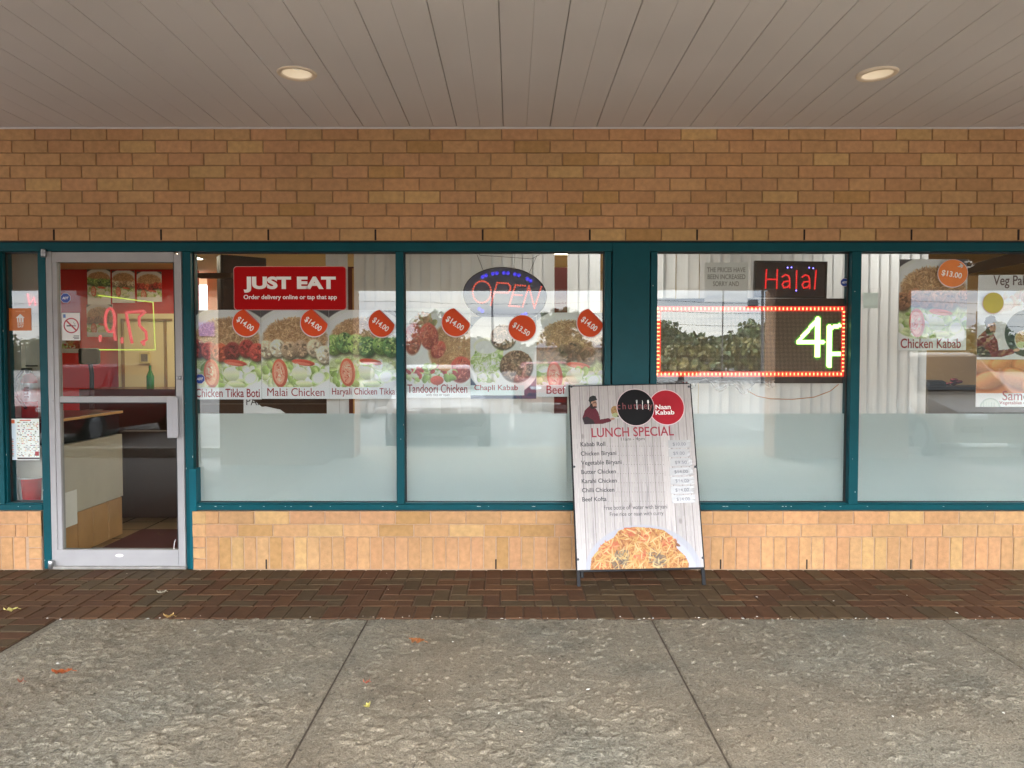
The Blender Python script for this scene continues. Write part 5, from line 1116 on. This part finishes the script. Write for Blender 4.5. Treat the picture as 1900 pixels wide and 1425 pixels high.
# ------------------------------------------------------------------ sandwich board leaning on the sill
def board_frame():
    xb, yb = G(1190.5, 1088.5); xt, ztp = P(1168.5, 714, -.05); up = Vector((xt-xb, -.05-yb, ztp)); Ls = up.length; up.normalize()
    right = Vector((1, 0, 0)); nrm = right.cross(up).normalized(); right = up.cross(nrm).normalized(); nrm = -nrm   # nrm points away from the viewer
    m = Matrix.Identity(4)
    fw = up.cross(right).normalized()
    if fw.y < 0: fw = -fw
    for i in range(3): m[i][0] = right[i]; m[i][1] = fw[i]; m[i][2] = up[i]; m[i][3] = (xb, yb, 0)[i]
    return m, Ls
BM, BLn = board_frame(); BI = BM.inverted()
def Q(px, py):
    o_, d = ray(px, py); o2 = BI @ o_; d2 = BI.to_3x3() @ d; t_ = -o2.y/d2.y; return o2.x+d2.x*t_, o2.z+d2.z*t_
sb = thing('sandwich_board', 'white wood-print sandwich board with a lunch menu, leaning under the windows', 'sandwich board'); sb.matrix_world = BM
xl = (Q(1059, 730)[0]+Q(1070, 1040)[0])/2; xr = (Q(1281, 730)[0]+Q(1305, 1040)[0])/2; zp0 = Q(1188, 1055)[1]; zp1 = Q(1168, 715)[1]; PW = xr-xl; PH = zp1-zp0
def wood_art(W, H):
    a = Art(W, H, (230, 225, 217)); h = H/W; x = 0; xx = np.arange(W)/W
    while x < 1:
        wd = RNG.uniform(.055, .085); i0, i1 = int(x*W), min(W, int((x+wd)*W)); k = RNG.uniform(.92, 1.03); tint = np.array([1, .985, 1.0])*k
        a.a[:, i0:i1] *= tint; col = RNG.normal(1, .022, (1, i1-i0, 1)); lows = np.repeat(RNG.normal(1, .022, (H//12+1, i1-i0, 1)), 12, axis=0)[:H]; a.a[:, i0:i1] *= col*lows
        if i0 > 0: a.a[:, i0:i0+1] *= RNG.uniform(.62, .82); a.a[:, i0+1:i0+2] *= .9
        x += wd
    for _ in range(30):
        cx, cy = RNG.uniform(0, 1), RNG.uniform(0, h); a.ell(cx, cy, .006, RNG.uniform(.03, .12), (168, 162, 164), alpha=.45, soft=2)
    for _ in range(6): a.ell(RNG.uniform(0, 1), RNG.uniform(0, h), .012, .02, (150, 140, 138), alpha=.5, soft=3)
    chef(a, .185, .085, .235)
    # serving of rice on a pale plate
    a.ell(.52, h+.02, .46, .36, (206, 208, 220), soft=3, alpha=.85); a.ell(.52, h+.03, .42, .32, (220, 222, 232), soft=4)
    pts = [(.10, h), (.115, h-.09), (.17, h-.15), (.21, h-.20), (.30, h-.245), (.34, h-.30), (.46, h-.325), (.60, h-.315), (.70, h-.295), (.77, h-.24), (.80, h-.15), (.86, h-.09), (.885, h-.03), (.88, h)]
    ins = a.poly(pts, (206, 140, 70), noise=14)
    rice = [(222, 158, 84), (212, 142, 68), (232, 180, 106), (192, 122, 58), (218, 150, 78), (170, 100, 48)]
    a.blobs(26, .5, h-.14, .34, .12, [(150, 90, 50), (168, 104, 60)], .03)
    a.strokes(2600, .5, h-.13, .42, .2, rice, .055, .0085, clip=ins)
    for cx, cy in ((.28, h-.19), (.22, h-.15), (.74, h-.2), (.55, h-.24), (.2, h-.02), (.5, h-.1), (.42, h-.28)): a.strokes(16, cx, cy, .05, .035, [(222, 120, 70), (214, 104, 62), (230, 140, 84)], .05, .011)
    for cx, cy in ((.36, h-.10), (.62, h-.085), (.66, h-.05), (.33, h-.06)): a.strokes(26, cx, cy, .055, .05, [(128, 104, 80), (150, 126, 92), (166, 150, 112), (108, 88, 72)], .05, .011)
    a.strokes(240, .5, h-.13, .42, .2, [(244, 204, 136), (236, 186, 106)], .06, .008, clip=ins)
    return a
WA = 300; wa = wood_art(WA, int(WA*PH/PW))
wa.mesh('printed_panel', xl, xr, zp0, zp1, -.002, M_banner, sb, .004)
def bx(o, *a, **k): o.box(*a, **k)
o = MB(); b = .016
o.box(xl-b*.6, xl+.004, .003, .022, zp0-.005, zp1+.012, bev=.003); o.box(xr-.004, xr+b*.6, .003, .022, zp0-.005, zp1+.004, bev=.003); o.box(xl+.004, xr-.004, .003, .022, zp1-.004, zp1+.008, bev=.002); o.box(xl+.004, xr-.004, -.0005, .024, zp0-.014, zp0-.001, bev=.002)
o.build('front_frame', M_blackmetal, sb)
for x0 in (xl-.006, xr-.016): o = MB(); o.box(x0, x0+.022, .002, .022, 0, zp0-.006, bev=.002); o.build('leg', M_blackmetal, sb)
o = MB(); o.box(xl+.02, xl+.04, .026, .045, .06, zp1+.012, bev=.003); o.box(xr-.012, xr+.012, .026, .045, .06, zp1+.002, bev=.003); o.box(xl+.04, xr-.012, .026, .045, .3, .32); o.build('rear_frame', M_blackmetal, sb)
o = MB(); xh = Q(1272, 711)[0]
for dx in (-.012, .010): o.box(xh+dx-.005, xh+dx+.005, .004, .03, zp1+.002, zp1+.018)
o.build('hinge', mat('maroon_clip', S(84, 24, 30), .5), sb)
M_eye = mat('eyelet_metal', S(90, 92, 96), .35, metal=.8)
for px, py in ((1060, 717.5), (1278, 717.5), (1065.5, 866), (1290, 866), (1072.5, 1038), (1304, 1035)):
    x, z = Q(px, py); o = MB(); o.lathe([(.0035, .0022), (.0065, .0032), (.0085, .0005)], (x, -.002, z), 'y', 16); o.lathe([(0, .0006), (.0035, .0006)], (x, -.002, z), 'y', 12, 1); o.build('eyelet', [M_eye, M_dark], sb)
def disc(nm, px, py, r, y, m, rim=None):
    x, z = Q(px, py); k = (Q(px+r, py)[0]-x); o = MB(); pts = [(x+k*math.cos(2*PI*i/64), z+k*math.sin(2*PI*i/64)) for i in range(64)]; o.prism(pts, y, y+.0004); o.build(nm, m, sb)
disc('red_disc_edge', 1236.5, 756, 33.6, -.0027, mat('disc_edge', S(224, 196, 198), .5)); disc('red_disc', 1236.5, 756, 32.2, -.0032, mat('disc_red', S(168, 36, 48), .6, spec=.15))
disc('black_disc_edge', 1179, 756, 35, -.0037, mat('disc_edge', None)); disc('black_disc', 1179, 756, 34, -.0042, mat('disc_black', S(22, 21, 22), .6, spec=.15))
def btext(s_, a, b_, c, d, m, bold=.01, y=-.0026, **k):
    cy = (c+d)/2; q0 = Q(a, cy); q1 = Q(b_, cy); top = Q((a+b_)/2, c)[1]; bot = Q((a+b_)/2, d)[1]
    return text(s_, q0[0], q1[0], bot, top, y, m, sb, bold=bold, **k)
btext('chutney', 1145, 1211, 747, 763, mat('rose_ink', S(128, 62, 64), .5), 0, -.0047, spacing=1.35); btext('Naan', 1216, 1244, 751, 759.5, M_txtw, .02, -.0037); btext('Kabab', 1216, 1251, 761, 769.5, M_txtw, .02, -.0037)
o = MB()
for k, px in enumerate((1181, 1191.3, 1202)):
    x, zt2 = Q(px, 742.5); zb2 = Q(px, 760)[1]; w2 = .0028; hh = zt2-zb2
    o.prism([(x-.0012, zt2-hh*.3), (x+.0012, zt2-hh*.3), (x+w2, zb2), (x-w2, zb2)], -.0052, -.0050)
    if k == 0:
        o.prism([(x-.0042, zt2-hh*.18), (x+.0042, zt2-hh*.18), (x+.002, zt2-hh*.36), (x-.002, zt2-hh*.36)], -.0053, -.0051)
        for dx in (-.0034, 0, .0034): o.box(x+dx-.0008, x+dx+.0008, -.0053, -.0051, zt2-hh*.19, zt2)
    elif k == 1: o.prism([(x-.002, zt2-hh*.42), (x+.0036, zt2-hh*.42), (x+.0034, zt2-hh*.15), (x+.0005, zt2)], -.0053, -.0051)
    else: o.prism([(x+.0062*math.cos(i*PI/8), zt2-hh*.18+hh*.2*math.sin(i*PI/8)) for i in range(16)], -.0053, -.0051)
o.build('cutlery_mark', M_txtw, sb)
M_lunch = mat('lunch_ink', S(146, 34, 50), .5, var=.03)
btext('LUNCH SPECIAL', 1097.5, 1250, 792.5, 810, M_lunch, .012); btext('11am - 4pm', 1152, 1196, 811.5, 819, M_txtdark, .0)
for k, (nm, wd, pr, px0, px1) in enumerate((('Kabab Roll', 46, '$10.00', 1248, 1272), ('Chicken Biryani', 66, '$9.00', 1249, 1270), ('Vegetable Biryani', 75, '$9.50', 1252, 1274), ('Butter Chicken', 64, '$14.00', 1251, 1276), ('Karahi Chicken', 65, '$14.00', 1253, 1278), ('Chilli Chicken', 60, '$14.00', 1253, 1278), ('Beef Kofta', 45, '$14.00', 1255, 1280))):
    y0 = 820+k*17; x0 = 1077+k*.55; desc = 'y' in nm
    btext(nm, x0, x0+wd, y0, y0+(10.5 if desc else 8.2), M_txtdark, .012); btext(pr, px0, px1, y0+1, y0+8, mat('price_ink', S(112, 112, 118), .5), 0, -.0036)
    o = MB(); nd = int((1238-(x0+wd+3))/4.9)
    for j in range(nd): x, z = Q(x0+wd+4+j*4.9, y0+8); o.box(x-.0016, x+.0016, -.0028, -.0024, z-.0014, z+.0018)
    o.build('leader_dot', M_txtdark, sb)
    o = MB(); c0 = Q(px0-8, y0+11.5); c1 = Q(px1+9, y0-4); n1, n2 = 7, 4; vs = []
    for i in range(n1+1):
        for j in range(n2+1): vs.append((c0[0]+(c1[0]-c0[0])*i/n1+random.uniform(-.001, .001), -.0030-random.uniform(0, .0005)-(.0035*random.random() if i == n1 else 0), c0[1]+(c1[1]-c0[1])*j/n2+random.uniform(-.001, .001)))
    o.raw(vs, [(i*(n2+1)+j, (i+1)*(n2+1)+j, (i+1)*(n2+1)+j+1, i*(n2+1)+j+1) for i in range(n1) for j in range(n2)]); o.build('price_patch', mat('patch_paper', S(174, 174, 173), .25, var=.04), sb)
btext('Free bottle of  water with biryani', 1120.5, 1238, 937, 947.5, M_txtdark, 0); btext('Free rice or naan with curry', 1131.5, 1231, 949.5, 959, M_txtdark, 0)

# ------------------------------------------------------------------ fallen leaves and scraps
def leaf(px, py, ln, col, lab, rz):
    x, y = G(px, py); o = MB(); n_ = 9; vs = []
    for i in range(n_+1):
        u = i/n_*2-1; wd = ln*.30*(1-abs(u)**1.8)*(1+.25*math.sin(i*2.4)); cz = .010+.012*u*u+random.uniform(0, .004)
        vs += [(u*ln/2, -wd, cz+.014*random.random()), (u*ln/2, 0, cz), (u*ln/2, wd, cz+.014*random.random())]
    o.raw(vs, [(3*i+k, 3*i+3+k, 3*i+4+k, 3*i+1+k) for i in range(n_) for k in range(2)])
    o.tube([(ln/2, 0, .02), (ln*.68, .01, .012)], .0015, 5)
    q = tag(o.build('fallen_leaf', mat('leaf_'+lab.split()[0], col, .6, var=.3, scale=40)), lab, 'leaf', 'fallen leaves on the ground'); q.location = (x, y, 0); q.rotation_euler = (0, 0, rz)
leaf(115, 1253, .085, S(158, 80, 36), 'orange curled leaf on the concrete below the white door', .2); leaf(773, 1195, .085, S(150, 92, 50), 'brown crumpled leaf on the concrete left of the middle joint', -.3)
leaf(20, 1137, .07, S(196, 184, 110), 'straw-coloured leaf on the paving at the far left', .5); leaf(313, 1149, .055, S(176, 142, 84), 'tan folded leaf at the edge of the paving under the door', .1)
leaf(681, 1317, .035, S(160, 150, 74), 'yellow small leaf on the concrete in the foreground', .9); leaf(680, 1273, .03, S(160, 84, 60), 'rusty leaf fragment on the concrete by the middle slab', .2)
leaf(38, 1271, .028, S(130, 76, 54), 'reddish leaf scrap on the concrete at the left edge', 0); leaf(300, 1104, .055, S(166, 158, 140), 'grey-beige withered leaf on the paving before the door', .6)
o = MB()
for _ in range(170):
    if random.random() < .5: x, y = random.uniform(-4, 4), YP+random.gauss(0, .02)
    else: x, y = random.uniform(-4, 4), random.uniform(-2.4, -.02)
    s_ = random.uniform(.002, .006)*(1.5 if random.random() < .12 else 1); a = random.uniform(0, PI); c, sn = math.cos(a)*s_, math.sin(a)*s_; q = random.choice([(.6, .57, .5), (.5, .4, .3), (.75, .72, .66), (.07, .05, .04), (.1, .08, .06)])
    o.raw([(x-c*1.8, y-sn*1.8, .0005), (x+sn, y-c, .001), (x+c*1.8, y+sn*1.8, .0005), (x-sn, y+c, .001), (x, y, .004)], [(0, 1, 4), (1, 2, 4), (2, 3, 4), (3, 0, 4)], 0, q)
lt = struct(o.build('ground_litter', mat('litter', None, .8, attr=True)), 'stuff'); lt['label'] = 'tiny pale and dark crumbs scattered on the walk'
